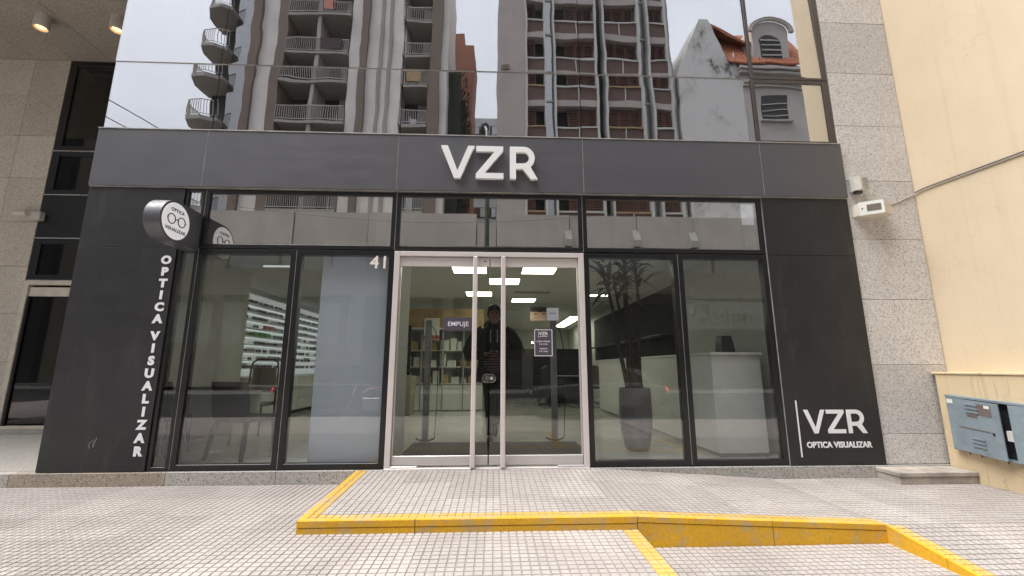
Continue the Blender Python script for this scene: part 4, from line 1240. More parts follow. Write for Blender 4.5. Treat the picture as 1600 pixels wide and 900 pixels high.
# product cabinets behind the EMPUJE leaf, with a wooden bulkhead
wb = thing('wood_bulkhead', 'warm brown bulkhead over the product cabinets behind the EMPUJE sign', 'bulkhead', (-1.2, 6, 1.95))
B('board', MB().box(-2.3, -0.25, 5.9, 5.96, 1.98, 2.45), 'shop_wall_wood', wb)
B('lip', MB().box(-2.32, -0.23, 5.88, 6.4, 1.94, 1.979), 'shop_wall', wb)
wc = thing('product_cabinet', 'pale open product cabinet with boxed goods behind the EMPUJE door leaf', 'cabinet', (-1.2, 6.2, 0))
B('back', MB().box(-2.3, -0.25, 6.42, 6.46, 0, 1.94), 'shop_wall', wc)
for x in (-2.3, -1.78, -1.26, -0.76, -0.27):
    B('upright', MB().box(x, x + .03, 5.95, 6.42, 0, 1.94), 'post_grey', wc)
for z in (0.62, 1.02, 1.42):
    B('shelf', MB().box(-2.27, -0.27, 5.98, 6.42, z, z + .02), 'white_lacquer', wc)
B('base_unit', MB().box(-2.27, -0.27, 5.97, 6.41, 0.02, 0.60), 'white_lacquer', wc)
rnd = random.Random(11)
cols = ['white_lacquer', 'ochre_box', 'shop_wall_wood', 'pedestal_white', 'green_box', 'red_box']
names = {'white_lacquer': 'white', 'ochre_box': 'ochre', 'shop_wall_wood': 'brown', 'pedestal_white': 'pale grey', 'green_box': 'green', 'red_box': 'red'}
for z in (0.64, 1.04, 1.44):
    x = -2.2
    nbx = 0
    while x < -0.4:
        wd = rnd.uniform(.10, .22); hh = rnd.uniform(.14, .32); cm = rnd.choice(cols[:4])
        bx = B('product_box', MB().box(x, x + wd, 6.08, 6.30, z + .001, z + hh, .004), cm)
        nbx += 1
        tag(bx, names[cm] + ' product box, ' + ('first', 'second', 'third', 'fourth', 'fifth', 'sixth', 'seventh', 'eighth', 'ninth', 'tenth', 'eleventh', 'twelfth', 'thirteenth', 'fourteenth')[nbx - 1] + ' along the ' + {0.64: 'lowest', 1.04: 'middle', 1.44: 'top'}[z] + ' shelf of the pale cabinet', 'box', 'product boxes in the pale cabinet on the %s shelf' % {0.64: 'lowest', 1.04: 'middle', 1.44: 'top'}[z])
        x += wd + rnd.uniform(.02, .10)

# eyewear wall with drawers below
ew = thing('eyewear_wall', 'white lit shelving wall of eyeglasses seen past the black chair', 'shelving', (-5.1, 6, 0))
B('back', MB().box(-5.198, -5.12, 3.6, 9.6, 0.85, 2.55), 'glow_board', ew)
ROWS = [0.98 + i * 0.165 for i in range(9)]
for z in ROWS:
    B('shelf', MB().box(-5.118, -4.90, 3.65, 9.55, z, z + .012), 'white_lacquer', ew)
    B('light_strip', MB().box(-5.117, -5.10, 3.65, 9.55, z - .010, z - .002), 'shelf_light', ew)
rnd2 = random.Random(21)
for z in ROWS:
    y = 3.7
    while y < 9.2:
        wd = rnd2.uniform(.25, .6)
        if rnd2.random() < .6:
            B('backing_card', MB().box(-5.116, -5.105, y, y + wd, z + .02, z + rnd2.uniform(.09, .135)), rnd2.choice(['shop_wall_grey', 'white_lacquer', 'post_grey', 'pedestal_white']), ew)
        y += wd + rnd2.uniform(.03, .2)
gme = MB()
for s in (-1, 1):
    ring = [(0.0, s * .034 + .026 * math.cos(2 * math.pi * i / 10), .026 + .021 * math.sin(2 * math.pi * i / 10)) for i in range(11)]
    gme.tube(ring, 0.0045, 4)
    gme.add([(0.001, s * .034 + .024 * math.cos(2 * math.pi * i / 10), .026 + .019 * math.sin(2 * math.pi * i / 10)) for i in range(10)], [tuple(range(10))])
    gme.tube([(0, s * .060, .032), (-.10, s * .062, .032), (-.13, s * .062, .018)], .003, 4)
gme.tube([(0, -.009, .032), (0, .009, .032)], .004, 4)
ORD = ['first', 'second', 'third', 'fourth', 'fifth', 'sixth', 'seventh', 'eighth', 'ninth', 'tenth', 'eleventh', 'twelfth', 'thirteenth', 'fourteenth', 'fifteenth', 'sixteenth', 'seventeenth', 'eighteenth', 'nineteenth', 'twentieth', 'twenty-first', 'twenty-second', 'twenty-third', 'twenty-fourth', 'twenty-fifth', 'twenty-sixth']
glasses_me = {}
for mn in ('black_print', 'hair_dark', 'vase_grey'):
    gme.mats = [mn]
    glasses_me[mn] = gme.mesh('eyeglasses')
rn_ = ['lowest', 'second lowest', 'third lowest', 'fourth lowest', 'middle', 'fourth highest', 'third highest', 'second highest', 'highest']
for ri, z in enumerate(ROWS):
    y = 3.95 + rnd.uniform(0, .2)
    cnt = 0
    while y < 8.6:
        if rnd.random() < .72:
            o = link('eyeglasses', glasses_me[rnd.choice(['black_print', 'black_print', 'hair_dark', 'vase_grey'])], None, (-4.95, y, z + .0125))
            o.rotation_euler = (0, 0, rnd.uniform(-.15, .15))
            o.scale = (1.3, 1.35, 1.5)
            cnt += 1
            tag(o, 'dark eyeglasses, %s from the window end of the %s eyewear shelf' % (ORD[cnt - 1], rn_[ri]), 'eyeglasses', 'eyeglasses on the %s shelf' % rn_[ri])
        y += rnd.uniform(.17, .30)
for nm, mt_, y, z, n_b in (('green', 'green_box', 4.35, ROWS[4], 3), ('red', 'red_box', 4.75, ROWS[5], 2)):
    for i in range(n_b):
        bx = B('display_box', MB().box(-4.97, -4.91, y + i * .22, y + i * .22 + .17, z + .0125, z + .10, .003), mt_)
        tag(bx, '%s card display block among the eyeglasses, %s of its row' % (nm, ('nearest', 'second', 'third')[i]), 'display block', '%s display blocks on the eyewear wall' % nm)
cbn = thing('drawer_cabinet', 'long white drawer cabinet under the eyewear wall', 'cabinet', (-4.8, 6, 0))
B('carcass', MB().box(-5.19, -4.50, 3.6, 9.6, 0.08, 0.84, .004), 'white_lacquer', cbn)
B('toe_kick', MB().box(-5.19, -4.55, 3.62, 9.58, 0, 0.08), 'black_print', cbn)
for i in range(6):
    for z0, z1 in ((.10, .33), (.345, .575), (.59, .82)):
        B('drawer', MB().box(-4.498, -4.480, 3.62 + i * .995, 3.62 + i * .995 + .98, z0, z1, .003), 'white_lacquer', cbn)

# chairs and desk in the display bay
def chair(loc, rz, lab):
    t_ = thing('leather_chair', lab, 'chair', loc, 'black leather chairs in the window bay')
    t_.rotation_euler = (0, 0, rz)
    # local: back towards -y
    L0 = Vector((0, 0, 0))
    def part(n, mb, m, sm=False): return B(n, mb, m, t_, sm, (0, 0, 0))
    part('seat', MB().box(-.225, .225, -.20, .24, .40, .465, .02), 'black_leather')
    bk = MB()
    rings = []
    for z, y, hw in ((.43, -.215, .235), (.50, -.235, .235), (.62, -.25, .24), (.75, -.27, .235), (.84, -.295, .225), (.86, -.30, .22)):
        rings.append([(-hw, y - .022, z), (-hw * .5, y - .034, z), (hw * .5, y - .034, z), (hw, y - .022, z), (hw, y + .02, z), (hw * .5, y + .01, z), (-hw * .5, y + .01, z), (-hw, y + .02, z)])
    part('backrest', MB().loft(rings), 'black_leather', True)
    for x, y, ex, ey in ((-.20, -.21, -.055, -.06), (.20, -.21, .03, -.06), (-.20, .21, -.01, .03), (.20, .21, .02, .03)):
        part('leg', MB().loft([[(x + ex * f + a * w_, y + ey * f + b_ * w_, z) for a, b_ in ((-1, -1), (1, -1), (1, 1), (-1, 1))] for f, z, w_ in ((1, 0.0, .015), (0, .42, .022))]), 'black_leather')
    return t_
chair((-2.92, 0.70, 0), R(-14), 'black leather chair with its back to the window')
chair((-3.98, 0.80, 0), R(8), 'black leather chair half hidden behind the lettered black panel')
ta = thing('desk', 'pale desk standing beyond the black chair in the window bay', 'desk', (-3.5, 1.9, 0))
B('top', MB().box(-4.3, -2.75, 1.45, 2.15, 0.72, 0.76, .004), 'shop_wall', ta)
B('side_panel', MB().box(-4.3, -4.26, 1.47, 2.13, 0, 0.719), 'shop_wall', ta)
B('side_panel', MB().box(-3.55, -3.51, 1.47, 2.13, 0, 0.719), 'shop_wall', ta)
B('front_panel', MB().box(-4.25, -3.56, 1.52, 1.55, 0.12, 0.719), 'shop_wall', ta)
tc = thing('tube_chair', 'chair with arched black tube back behind the pale desk', 'chair', (-3.75, 2.55, 0))
B('frame', MB().tube([(-3.97, 2.62, 0.0), (-3.97, 2.60, .50), (-3.97, 2.62, .98), (-3.95, 2.63, 1.10), (-3.88, 2.63, 1.15), (-3.62, 2.63, 1.15), (-3.55, 2.63, 1.10), (-3.53, 2.62, .98), (-3.53, 2.60, .50), (-3.53, 2.62, 0.0)], .016, 8), 'black_metal', tc, smooth=True)
B('backrest', MB().box(-3.94, -3.56, 2.60, 2.64, .62, 1.02, .01), 'podium_beige', tc)
B('seat', MB().box(-3.97, -3.53, 2.20, 2.60, .43, .48, .012), 'black_leather', tc)
for x in (-3.95, -3.55):
    B('leg', MB().tube([(x, 2.22, 0), (x, 2.24, .44)], .014, 8), 'black_metal', tc)

# ------------------------------------------------------------------ person walking out through the mat
def ell(c, rx, ry, n=16, tilt=0.0):
    return [(c[0] + rx * math.cos(2 * math.pi * i / n), c[1] + ry * math.sin(2 * math.pi * i / n), c[2] + tilt * math.sin(2 * math.pi * i / n)) for i in range(n)]
PX, PYY = 0.0, 1.62
pr = thing('person', 'person in black hooded jacket and black trousers stepping towards the glass door', 'person', (PX, PYY, 0))
# continuous body grown over a skeleton
J = {'pelvis': (0, 0, .98, .13), 'belly': (0, -.01, 1.14, .125), 'chest': (0, 0, 1.36, .15), 'neck': (0, .0, 1.56, .058), 'head0': (0, -.015, 1.64, .075), 'head1': (0, -.02, 1.74, .092), 'head2': (0, -.01, 1.83, .06),
     'shL': (-.17, 0, 1.47, .072), 'elL': (-.33, .02, 1.20, .048), 'wrL': (-.10, -.24, 1.16, .032),
     'shR': (.17, 0, 1.47, .072), 'elR': (.36, .02, 1.20, .048), 'wrR': (.10, -.25, 1.15, .032),
     'hipL': (-.07, 0, .92, .10), 'knL': (-.04, -.03, .52, .066), 'anL': (-.04, -.08, .09, .045), 'toL': (-.05, -.25, .045, .04),
     'hipR': (.07, .02, .92, .10), 'knR': (.05, .10, .52, .066), 'anR': (.03, .42, .16, .045), 'toR': (.03, .38, .05, .04)}
E_ = [('pelvis', 'belly'), ('belly', 'chest'), ('chest', 'neck'), ('neck', 'head0'), ('head0', 'head1'), ('head1', 'head2'), ('chest', 'shL'), ('shL', 'elL'), ('elL', 'wrL'), ('chest', 'shR'), ('shR', 'elR'), ('elR', 'wrR'),
      ('pelvis', 'hipL'), ('hipL', 'knL'), ('knL', 'anL'), ('anL', 'toL'), ('pelvis', 'hipR'), ('hipR', 'knR'), ('knR', 'anR'), ('anR', 'toR')]
for s, wn in ((-1, 'wrL'), (1, 'wrR')):     # palms with five fingers folded over the held knit
    wx, wy, wz, _ = J[wn]
    J['palm%d' % s] = (wx - s * .05, wy - .045, wz + .005, .026); E_.append((wn, 'palm%d' % s))
    for q in range(4):
        a = 'f%d%d' % (s, q)
        J[a + 'a'] = (wx - s * .085, wy - .06 + q * .004, wz + .028 - q * .019, .0095); E_.append(('palm%d' % s, a + 'a'))
        J[a + 'b'] = (wx - s * (.115 - abs(q - 1.5) * .006), wy - .045, wz + .026 - q * .019, .008); E_.append((a + 'a', a + 'b'))
    J['t%d' % s] = (wx - s * .05, wy - .075, wz + .05, .009); E_.append(('palm%d' % s, 't%d' % s))
    J['t%db' % s] = (wx - s * .075, wy - .085, wz + .062, .008); E_.append(('t%d' % s, 't%db' % s))
keys = list(J)
me = bpy.data.meshes.new('body')
me.from_pydata([J[k_][:3] for k_ in keys], [(keys.index(a), keys.index(b_)) for a, b_ in E_], [])
me.materials.append(M['skin'])
bo = link('body', me, pr, (0, 0, 0))
md = bo.modifiers.new('skin', 'SKIN')
lay_ = me.skin_vertices[0].data if me.skin_vertices else None
if lay_:
    for i, k_ in enumerate(keys):
        lay_[i].radius = (J[k_][3], J[k_][3]); lay_[i].use_root = (k_ == 'pelvis')
pr.scale = (1.0, 1.0, 1.035)
sm = bo.modifiers.new('sub', 'SUBSURF'); sm.levels = 2; sm.render_levels = 2
def pc(name, mb, mat, sm_=True): return B(name, mb, mat, pr, sm_, (0, 0, 0))
# jacket: torso shell, flared hem, sleeves, hood, drawstrings
jk = MB()
jk.loft([ell((0, 0, z), rx, ry, 20) for z, rx, ry in ((.80, .255, .19), (.88, .25, .185), (1.0, .235, .18), (1.14, .225, .175), (1.30, .235, .18), (1.42, .24, .175), (1.50, .215, .15), (1.555, .14, .115), (1.59, .10, .10))], cap=False)
jack = pc('jacket', jk, 'black_cloth')
def sleeve(pts, rs):
    return MB().tube(pts, rs, 12)
for s in (-1, 1):
    B('sleeve', sleeve([(s * .15, 0, 1.49), (s * .24, .01, 1.43), (s * .32, .02, 1.31), (s * .365, .02, 1.20), (s * .34, -.03, 1.155), (s * .24, -.13, 1.16), (s * .13, -.225, 1.16)], [.095, .105, .10, .095, .09, .075, .06]), 'black_cloth', jack, True, (0, 0, 0))
B('hood', MB().loft([ell((0, .04 + y, z), rx, ry, 16) for y, z, rx, ry in ((0, 1.53, .15, .13), (.01, 1.58, .155, .13), (.02, 1.63, .13, .10), (.03, 1.66, .09, .07))], cap=False), 'black_cloth', jack, True, (0, 0, 0))
for s in (-1, 1):
    B('drawstring', MB().tube([(s * .045, -.165, 1.50), (s * .05, -.19, 1.42), (s * .045, -.195, 1.32)], .006, 6), 'shoe_white', jack, True, (0, 0, 0))
knit = pc('knit_bundle', MB().loft([ell((0.01, -.27, z), rx, ry, 18) for z, rx, ry in ((.92, .05, .03), (.96, .12, .07), (1.03, .15, .09), (1.10, .14, .09), (1.17, .10, .07), (1.21, .05, .03))]), 'striped_knit')
tr_ = MB()
tr_.loft([ell(c, rx, ry, 16) for c, rx, ry in (((-.05, 0, .95), .14, .13), ((-.06, -.005, .80), .105, .11), ((-.05, -.02, .55), .082, .085), ((-.045, -.04, .40), .075, .08), ((-.04, -.07, .20), .06, .07), ((-.04, -.08, .10), .056, .068))], cap=False)
tro = pc('trousers', tr_, 'trouser_cloth')
B('trouser_leg', MB().loft([ell(c, rx, ry, 16) for c, rx, ry in (((.05, .02, .95), .14, .13), ((.06, .03, .80), .105, .11), ((.05, .09, .55), .082, .085), ((.045, .20, .40), .075, .08), ((.035, .36, .24), .06, .07), ((.03, .42, .17), .056, .065))], cap=False), 'trouser_cloth', tro, True, (0, 0, 0))
def shoe(cx, cy, cz, pitch):
    mb = MB()
    prof_ = [(-.09, .045, .03, .055), (-.06, .055, .038, .07), (.0, .052, .042, .065), (.08, .04, .045, .045), (.14, .032, .042, .034), (.175, .025, .028, .022)]
    rings = []
    for u, zc, wx_, hz in prof_:
        rings.append([(cx + wx_ * math.cos(2 * math.pi * i / 12), cy - (u * math.cos(pitch)), cz + max(.004, zc + hz * .9 * math.sin(2 * math.pi * i / 12)) + u * math.sin(-pitch)) for i in range(12)])
    return mb.loft(rings)
sh1 = pc('shoe', shoe(-.045, -.10, .012, 0), 'shoe_dark')
B('toe_cap', MB().loft([ell((-.045, -.10 - u, z), wx_, .012, 12) for u, z, wx_ in ((.15, .004, .045), (.165, .03, .04), (.16, .05, .03))]), 'shoe_white', sh1, True, (0, 0, 0))
sole = MB().prism([(-.045 + .046 * math.cos(2 * math.pi * i / 16), -.145 + .14 * math.sin(2 * math.pi * i / 16)) for i in range(16)], 'z', 0.001, 0.014)
B('sole', sole, 'shoe_white', sh1, False, (0, 0, 0))
sh2 = pc('shoe', shoe(.03, .42, .10, 0.5), 'shoe_dark')
hr = pc('hair', MB().loft([ell((0, -.01 + y, z), rx, ry, 16) for y, z, rx, ry in ((.045, 1.66, .075, .05), (.04, 1.72, .095, .075), (.02, 1.79, .10, .095), (.0, 1.845, .085, .085), (-.0, 1.875, .05, .05), (0, 1.885, .01, .01))]), 'hair_dark')
for s in (-1, 1):
    pc('eye', MB().lathe([(0, -.118), (.010, -.116), (.012, -.108), (0, -.106)], (s * .034, 0, 1.745), 8, 'y'), 'black_print')
    pc('ear', MB().loft([ell((s * .095, -.01, z), .012, ry, 8) for z, ry in ((1.70, .010), (1.72, .02), (1.75, .024), (1.765, .012))]), 'skin')
pc('nose', MB().loft([ell((0, y, z), rx, rx, 8) for y, z, rx in ((-.112, 1.755, .008), (-.125, 1.725, .012), (-.122, 1.708, .016), (-.108, 1.70, .008))]), 'skin')
pc('mouth', MB().box(-.026, .026, -.108, -.098, 1.672, 1.680, .003), 'hair_dark')

# ------------------------------------------------------------------ the other side of the street (seen in the glass)
struct('far_pavement', MB().box(-60, 60, -20.5, -16.0, -0.42, -0.18), 'kerb_concrete')
YB = -20.0
def rail_mesh(w_, h=1.0, step=0.125, bars=True):
    mb = MB()
    mb.box(-w_ / 2, w_ / 2, -.025, .025, h - .05, h); mb.box(-w_ / 2, w_ / 2, -.02, .02, .08, .12)
    n = int(w_ / step)
    for i in range(n + 1):
        x = -w_ / 2 + i * w_ / n
        mb.box(x - .014, x + .014, -.012, .012, .12, h - .05)
    mb.mats = ['rail_grey']
    return mb.mesh('railing')

lt = thing('balcony_tower', 'cream and brown apartment tower with railed balconies mirrored in the upper glass', 'building', (-10.8, YB, 0))
lt0 = -Vector(lt.location)
cream = [(-15.9, -15.70), (-15.20, -14.07), (-9.43, -8.72), (-8.30, -6.07), (-3.62, -3.2)]
brown = [(-15.70, -15.20), (-14.07, -13.47), (-8.72, -8.30), (-4.30, -3.62)]
TOP = 28.5
for a, b_ in cream:
    B('wall', MB().box(a, b_, -24, YB, 0, TOP), 'tower_cream', lt)
for a, b_ in brown:
    B('pilaster', MB().box(a, b_, -24, YB + .25, 0, TOP), 'tower_brown', lt)
B('core_wall', MB().box(-18.2, -3.3, -25, -21.6, 0, TOP), 'dark_recess', lt)
for x in (-7.6, -7.0):
    B('wall_rib', MB().box(x, x + .22, YB, YB + .10, 9.9, TOP), 'tower_slab', lt)
floors = [10.2 + 2.8 * k_ for k_ in range(7)]
for (a, b_) in ((-13.45, -9.45), (-6.05, -4.32)):
    slab_me = MB().box(a, b_, -21.6, YB + .30, -.20, -.02)
    slab_me.mats = ['tower_slab']; slab_m = slab_me.mesh('slab')
    rail_m = rail_mesh(b_ - a)
    back_me = MB(); back_me.mats = ['street_glass', 'tower_concrete', 'dark_recess']
    n = 2 if b_ - a < 3 else 4
    wd = (b_ - a) / n
    back_me.cur = 0
    for i in range(n):
        if i % 2 == 0: back_me.box(a + i * wd + .1, a + (i + 1) * wd - .1, -21.6, -21.56, .1, 2.2)
    back_me.cur = 1
    for i in range(n):
        if i % 2: back_me.box(a + i * wd, a + (i + 1) * wd, -21.6, -21.5, 0, 2.55)
    back_m = back_me.mesh('balcony_door')
    div_m = None
    if b_ - a > 3:
        d2 = MB().box((a + b_) / 2 - .12, (a + b_) / 2 + .12, -21.6, YB + .2, 0, 2.55); d2.mats = ['tower_concrete']; div_m = d2.mesh('divider')
    for z in floors:
        bal = link('balcony', slab_m, lt, (lt0.x, lt0.y, z))
        link('railing', rail_m, bal, ((a + b_) / 2, YB + .27, 0))
        link('balcony_door', back_m, bal, (0, 0, 0))
        if div_m: link('divider', div_m, bal, (0, 0, 0))
# rounded end balconies against the sky
pts = [(-16.85, YB - 1.6), (-16.85, YB + .5), (-17.4, YB + .75), (-18.2, YB + .6), (-18.6, YB - .2), (-18.6, YB - 1.6)]
em = MB().prism(pts, 'z', -.26, -.02); em.mats = ['tower_slab']; em_m = em.mesh('slab')
er = MB()
path = [(-16.85, YB + .47), (-17.4, YB + .72), (-18.17, YB + .57), (-18.56, YB - .2), (-18.56, YB - 1.6)]
er.tube([(x, y, 1.0) for x, y in path], .03, 6); er.tube([(x, y, .1) for x, y in path], .02, 5)
for (x0, y0), (x1, y1) in zip(path, path[1:]):
    n = max(2, int(math.hypot(x1 - x0, y1 - y0) / .13))
    for i in range(n):
        x, y = x0 + (x1 - x0) * i / n, y0 + (y1 - y0) * i / n
        er.box(x - .012, x + .012, y - .012, y + .012, .1, 1.0)
er.mats = ['rail_grey']; er_m = er.mesh('railing')
for z in floors:
    bal = link('balcony', em_m, lt, (lt0.x, lt0.y, z))
    link('railing', er_m, bal, (0, 0, 0))
B('end_wall', MB().box(-18.25, -16.0, -24.5, -21.3, 0, TOP), 'dark_recess', lt)
B('end_glazing', MB().box(-16.86, -15.9, -21.3, YB - .1, 0, TOP), 'street_glass', lt)
for x_, fl, w2, m_ in ((-10.6, 4, 1.4, 'striped_knit'), (-5.2, 3, .9, 'shop_wall_wood'), (-10.9, 5, .5, 'red_box')):
    ld = B('hung_cloth', MB().box(x_ - w2 / 2, x_ + w2 / 2, YB + .31, YB + .335, floors[fl] + .25, floors[fl] + 1.02), m_)
    tag(ld, {4: 'patterned cloth hung over a balcony rail in the reflection', 3: 'brown cloth hung over the narrow balcony in the reflection', 5: 'small red cloth hung over a balcony rail in the reflection'}[fl], 'cloth')

rt = thing('shuttered_tower', 'apartment tower with red brown shutters and white mullions mirrored in the upper glass', 'building', (6, YB, 0))
rt0 = -Vector(rt.location)
B('concrete_wall', MB().box(0.1, 1.86, -26, YB, 0, TOP), 'tower_concrete', rt)
B('core_wall', MB().box(1.7, 11.9, -26, -20.9, 0, TOP), 'dark_recess', rt)
B('end_wall', MB().box(11.70, 11.95, -26, YB - .05, 0, TOP), 'tower_concrete', rt)
wide = [(1.95, 3.12), (3.88, 6.70), (7.38, 9.63), (10.40, 11.62)]
for x in (1.9, 3.17, 3.83, 6.74, 7.33, 9.68, 10.35, 11.66):
    B('mullion', MB().box(x - .06, x + .06, -20.7, YB + .18, 9.9, TOP), 'mullion_white', rt)
levels = [10.35 + 2.86 * k_ for k_ in range(7)]
for i, (a, b_) in enumerate(wide):
    bandm = MB().box(a, b_, -20.6, YB + .02, -1.45, -1.0); bandm.mats = ['tower_concrete']; bandm = bandm.mesh('slab_band')
    railm = MB().box(a, b_, -20.1, YB + .06, -.06, .05); railm.mats = ['sill_rust' if i % 2 == 0 else 'mullion_white']; railm2 = railm.mesh('rail')
    railm.mats = ['mullion_white']; railm3 = railm.mesh('rail')
    balu = MB().box(a, b_, -20.08, YB - .02, -1.0, -.06); balu.mats = ['balustrade_brown']; balu = balu.mesh('balustrade')
    post = MB().box((a + b_) / 2 - .03, (a + b_) / 2 + .03, -20.05, YB + .05, -1.0, .0); post.mats = ['mullion_white']; post = post.mesh('post')
    sh = MB(); n = max(2, round((b_ - a) / .75)); wd = (b_ - a) / n
    for q in range(n):
        if (q + i) % 4 == 1: continue
        x0, x1 = a + q * wd + .03, a + (q + 1) * wd - .03
        sh.box(x0, x0 + .05, -20.30, -20.25, 0.05, 1.4); sh.box(x1 - .05, x1, -20.30, -20.25, 0.05, 1.4)
        for s in range(11):
            z = .06 + s * .122
            sh.add([(x0, -20.22, z), (x1, -20.22, z), (x1, -20.30, z + .10), (x0, -20.30, z + .10)], [(0, 1, 2, 3)])
    sh.mats = ['shutter_red']; sh = sh.mesh('shutter')
    for k_, z in enumerate(levels):
        p_ = link('slab_band', bandm, rt, (rt0.x, rt0.y, z))
        link('rail', railm2 if k_ < 4 else railm3, p_, (0, 0, 0)); link('balustrade', balu, p_, (0, 0, 0)); link('shutter', sh, p_, (0, 0, 0))
        if b_ - a > 1.5: link('post', post, p_, (0, 0, 0))
for (a, b_) in ((3.2, 3.8), (9.72, 10.3)):
    B('narrow_glazing', MB().box(a, b_, -20.5, -20.45, 9.9, TOP), 'street_glass', rt)
    for z in levels:
        B('transom_bar', MB().box(a, b_, -20.46, -20.40, z - .9, z - .78), 'mullion_white', rt)
B('vent', MB().box(0.35, 0.85, YB, YB + .06, 20.8, 21.15), 'tower_brown', rt)

ho = thing('gabled_house', 'old white house with stained gable and orange tile roof mirrored in the upper glass', 'building', (16, YB, 0))
gab = [(12.15, 0), (12.15, 20.6), (14.05, 25.2), (14.7, 25.2), (16.05, 21.5), (16.40, 22.8), (16.40, 0)]
B('gable_wall', MB().prism(gab, 'y', -28, YB + .05), 'stained_white', ho)
B('front_wall', MB().box(16.40, 20.7, -27, YB, 0, 21.4), 'house_front', ho)
rf = B('roof', MB().add([(14.7, -20.1, 25.1), (21.0, -20.1, 21.6), (21.0, -26, 25.6), (14.7, -26, 25.6), (14.7, -20.1, 24.9), (21.0, -20.1, 21.4), (21.0, -26, 25.4), (14.7, -26, 25.4)],
             [(0, 1, 2, 3), (4, 5, 6, 7), (0, 1, 5, 4), (1, 2, 6, 5), (2, 3, 7, 6), (3, 0, 4, 7)]), 'roof_tile', ho)
sl = MB().add([(15.9, -19.7, 21.6), (20.95, -19.7, 21.6), (20.95, -21.6, 25.4), (14.6, -21.6, 25.4)], [(0, 1, 2, 3)])
B('roof_slope', sl, 'roof_tile', ho)
for i in range(26):
    x = 15.95 + i * .195
    f0 = 0.0
    top_x = x
    B('tile_row', MB().tube([(x, -19.66, 21.62), (x, -20.6, 23.52), (x, -21.55, 25.40)], .075, 6), 'roof_tile', rf)
for z, d in ((21.3, .45), (21.0, .30), (20.2, .12), (19.55, .25), (19.35, .15)):
    B('cornice', MB().box(16.4, 20.75, YB, YB + d, z - .14, z + .06), 'house_front', ho)
for z0, z1 in ((17.0, 18.7), (13.6, 15.2), (10.5, 12.4)):
    wn = B('window', MB().box(17.6, 19.3, YB - .1, YB + .02, z0, z1), 'dark_recess', ho)
    B('sill', MB().box(17.4, 19.5, YB, YB + .2, z0 - .12, z0 - .02), 'house_front', wn)
    for q in range(3): B('blind_slat', MB().box(17.65, 19.25, YB + .03, YB + .06, z0 + .3 + q * .4, z0 + .36 + q * .4), 'rail_grey', wn)
dm = link('dormer', None, ho, (-16, -YB, 0))
ar = [(18.55 + 1.15 * math.cos(R(a)), 24.0 + .75 * math.sin(R(a))) for a in range(0, 181, 15)]
B('dormer_wall', MB().prism([(17.3, 21.7), (19.8, 21.7)] + [(x + .1, z + .25) for x, z in ar], 'y', -22, YB + .1), 'house_front', dm)
B('dormer_window', MB().prism([(17.85, 22.0), (19.25, 22.0)] + [(18.55 + .7 * math.cos(R(a)), 23.6 + .4 * math.sin(R(a))) for a in range(0, 181, 20)], 'y', YB + .1, YB + .14), 'dark_recess', dm)
for rr in (1.28, 1.45):
    B('arch_moulding', MB().tube([(18.65 + rr * math.cos(R(a)), YB + .2, 24.15 + (rr - .35) * math.sin(R(a))) for a in range(0, 181, 15)], .10, 6), 'house_front', dm)
for q in range(4):
    B('blind_slat', MB().box(17.9, 19.2, YB + .15, YB + .2, 22.3 + q * .42, 22.4 + q * .42), 'rail_grey', dm)

pd = thing('street_podium', 'long grey podium block with pale band and shops mirrored in the transom glass', 'building', (0, -19.4, 0))
segs = [-19, -11.5, -7.3, -1.05, 0.1, 4.4, 8.4, 11.8, 20.6]
for i, (a, b_) in enumerate(zip(segs, segs[1:])):
    B('parapet_panel', MB().box(a + .02, b_ - .02, -20.4, -19.3 + (.0 if i % 2 else .06), 7.9, 9.85 if i != 3 else 9.3), 'podium_concrete', pd)
B('upper_wall', MB().box(-19, 20.6, -20.4, -19.75, 5.0, 7.9), 'dark_recess', pd)
B('mid_band', MB().box(-19, 20.6, -20.3, -19.45, 5.0, 6.5), 'podium_beige', pd)
for i in range(14):
    x = -18.5 + i * 2.9
    wn = B('window', MB().box(x + .45, x + 2.45, -19.76, -19.72, 6.55, 7.85), 'street_glass', pd)
    B('curtain', MB().box(x + .5, x + 1.3, -19.755, -19.75, 6.6, 7.8), 'curtain', wn)
    B('pier', MB().box(x - .35, x + .4, -20.2, -19.5, 6.52, 7.88), 'podium_concrete', pd)
for x in (4.4, 8.4, 11.8):
    B('corbel', MB().prism([(-19.3, 7.9), (-18.95, 7.9), (-18.95, 8.3), (-19.3, 9.0)], 'x', x - .3, x + .1), 'tower_slab', pd)
B('awning', MB().prism([(-19.4, 5.05), (-17.9, 4.95), (-17.9, 4.4), (-18.0, 4.4), (-19.4, 4.5)], 'x', 2.2, 10.6), 'brown_awning', pd)
B('shop_recess', MB().box(-19, 20.6, -21, -19.9, 0, 5.0), 'dark_recess', pd)
for x in (-18.8, -13.2, -7.6, -2.6, 1.9, 10.8, 16.4, 20.2):
    B('shop_pier', MB().box(x - .3, x + .3, -20.2, -19.4, -.18, 5.0), 'podium_beige', pd)
for (a, b_) in ((-18.4, -13.6), (-12.8, -8.0)):
    rs = link('roller_shutter', None, pd, (0, 19.4, 0))
    for q in range(16):
        B('slat', MB().box(a, b_, -19.9, -19.82, .0 + q * .29, .27 + q * .29), 'mullion_white' if q > 7 else 'podium_beige', rs)
an = thing('shop_sign', 'green grey LAMINA shop sign across the street mirrored in the window', 'sign', (13.8, -19.3, 3.3))
B('board', MB().box(11.0, 17.2, -19.55, -19.40, 3.2, 4.75), 'shop_sign_green', an)
put_text('lettering', text_mesh('LAMINA', 1.35, 0.06, 0.02, 1.0), 'curtain', an, (13.9, -19.36, 3.95), (math.pi / 2, 0, math.pi))
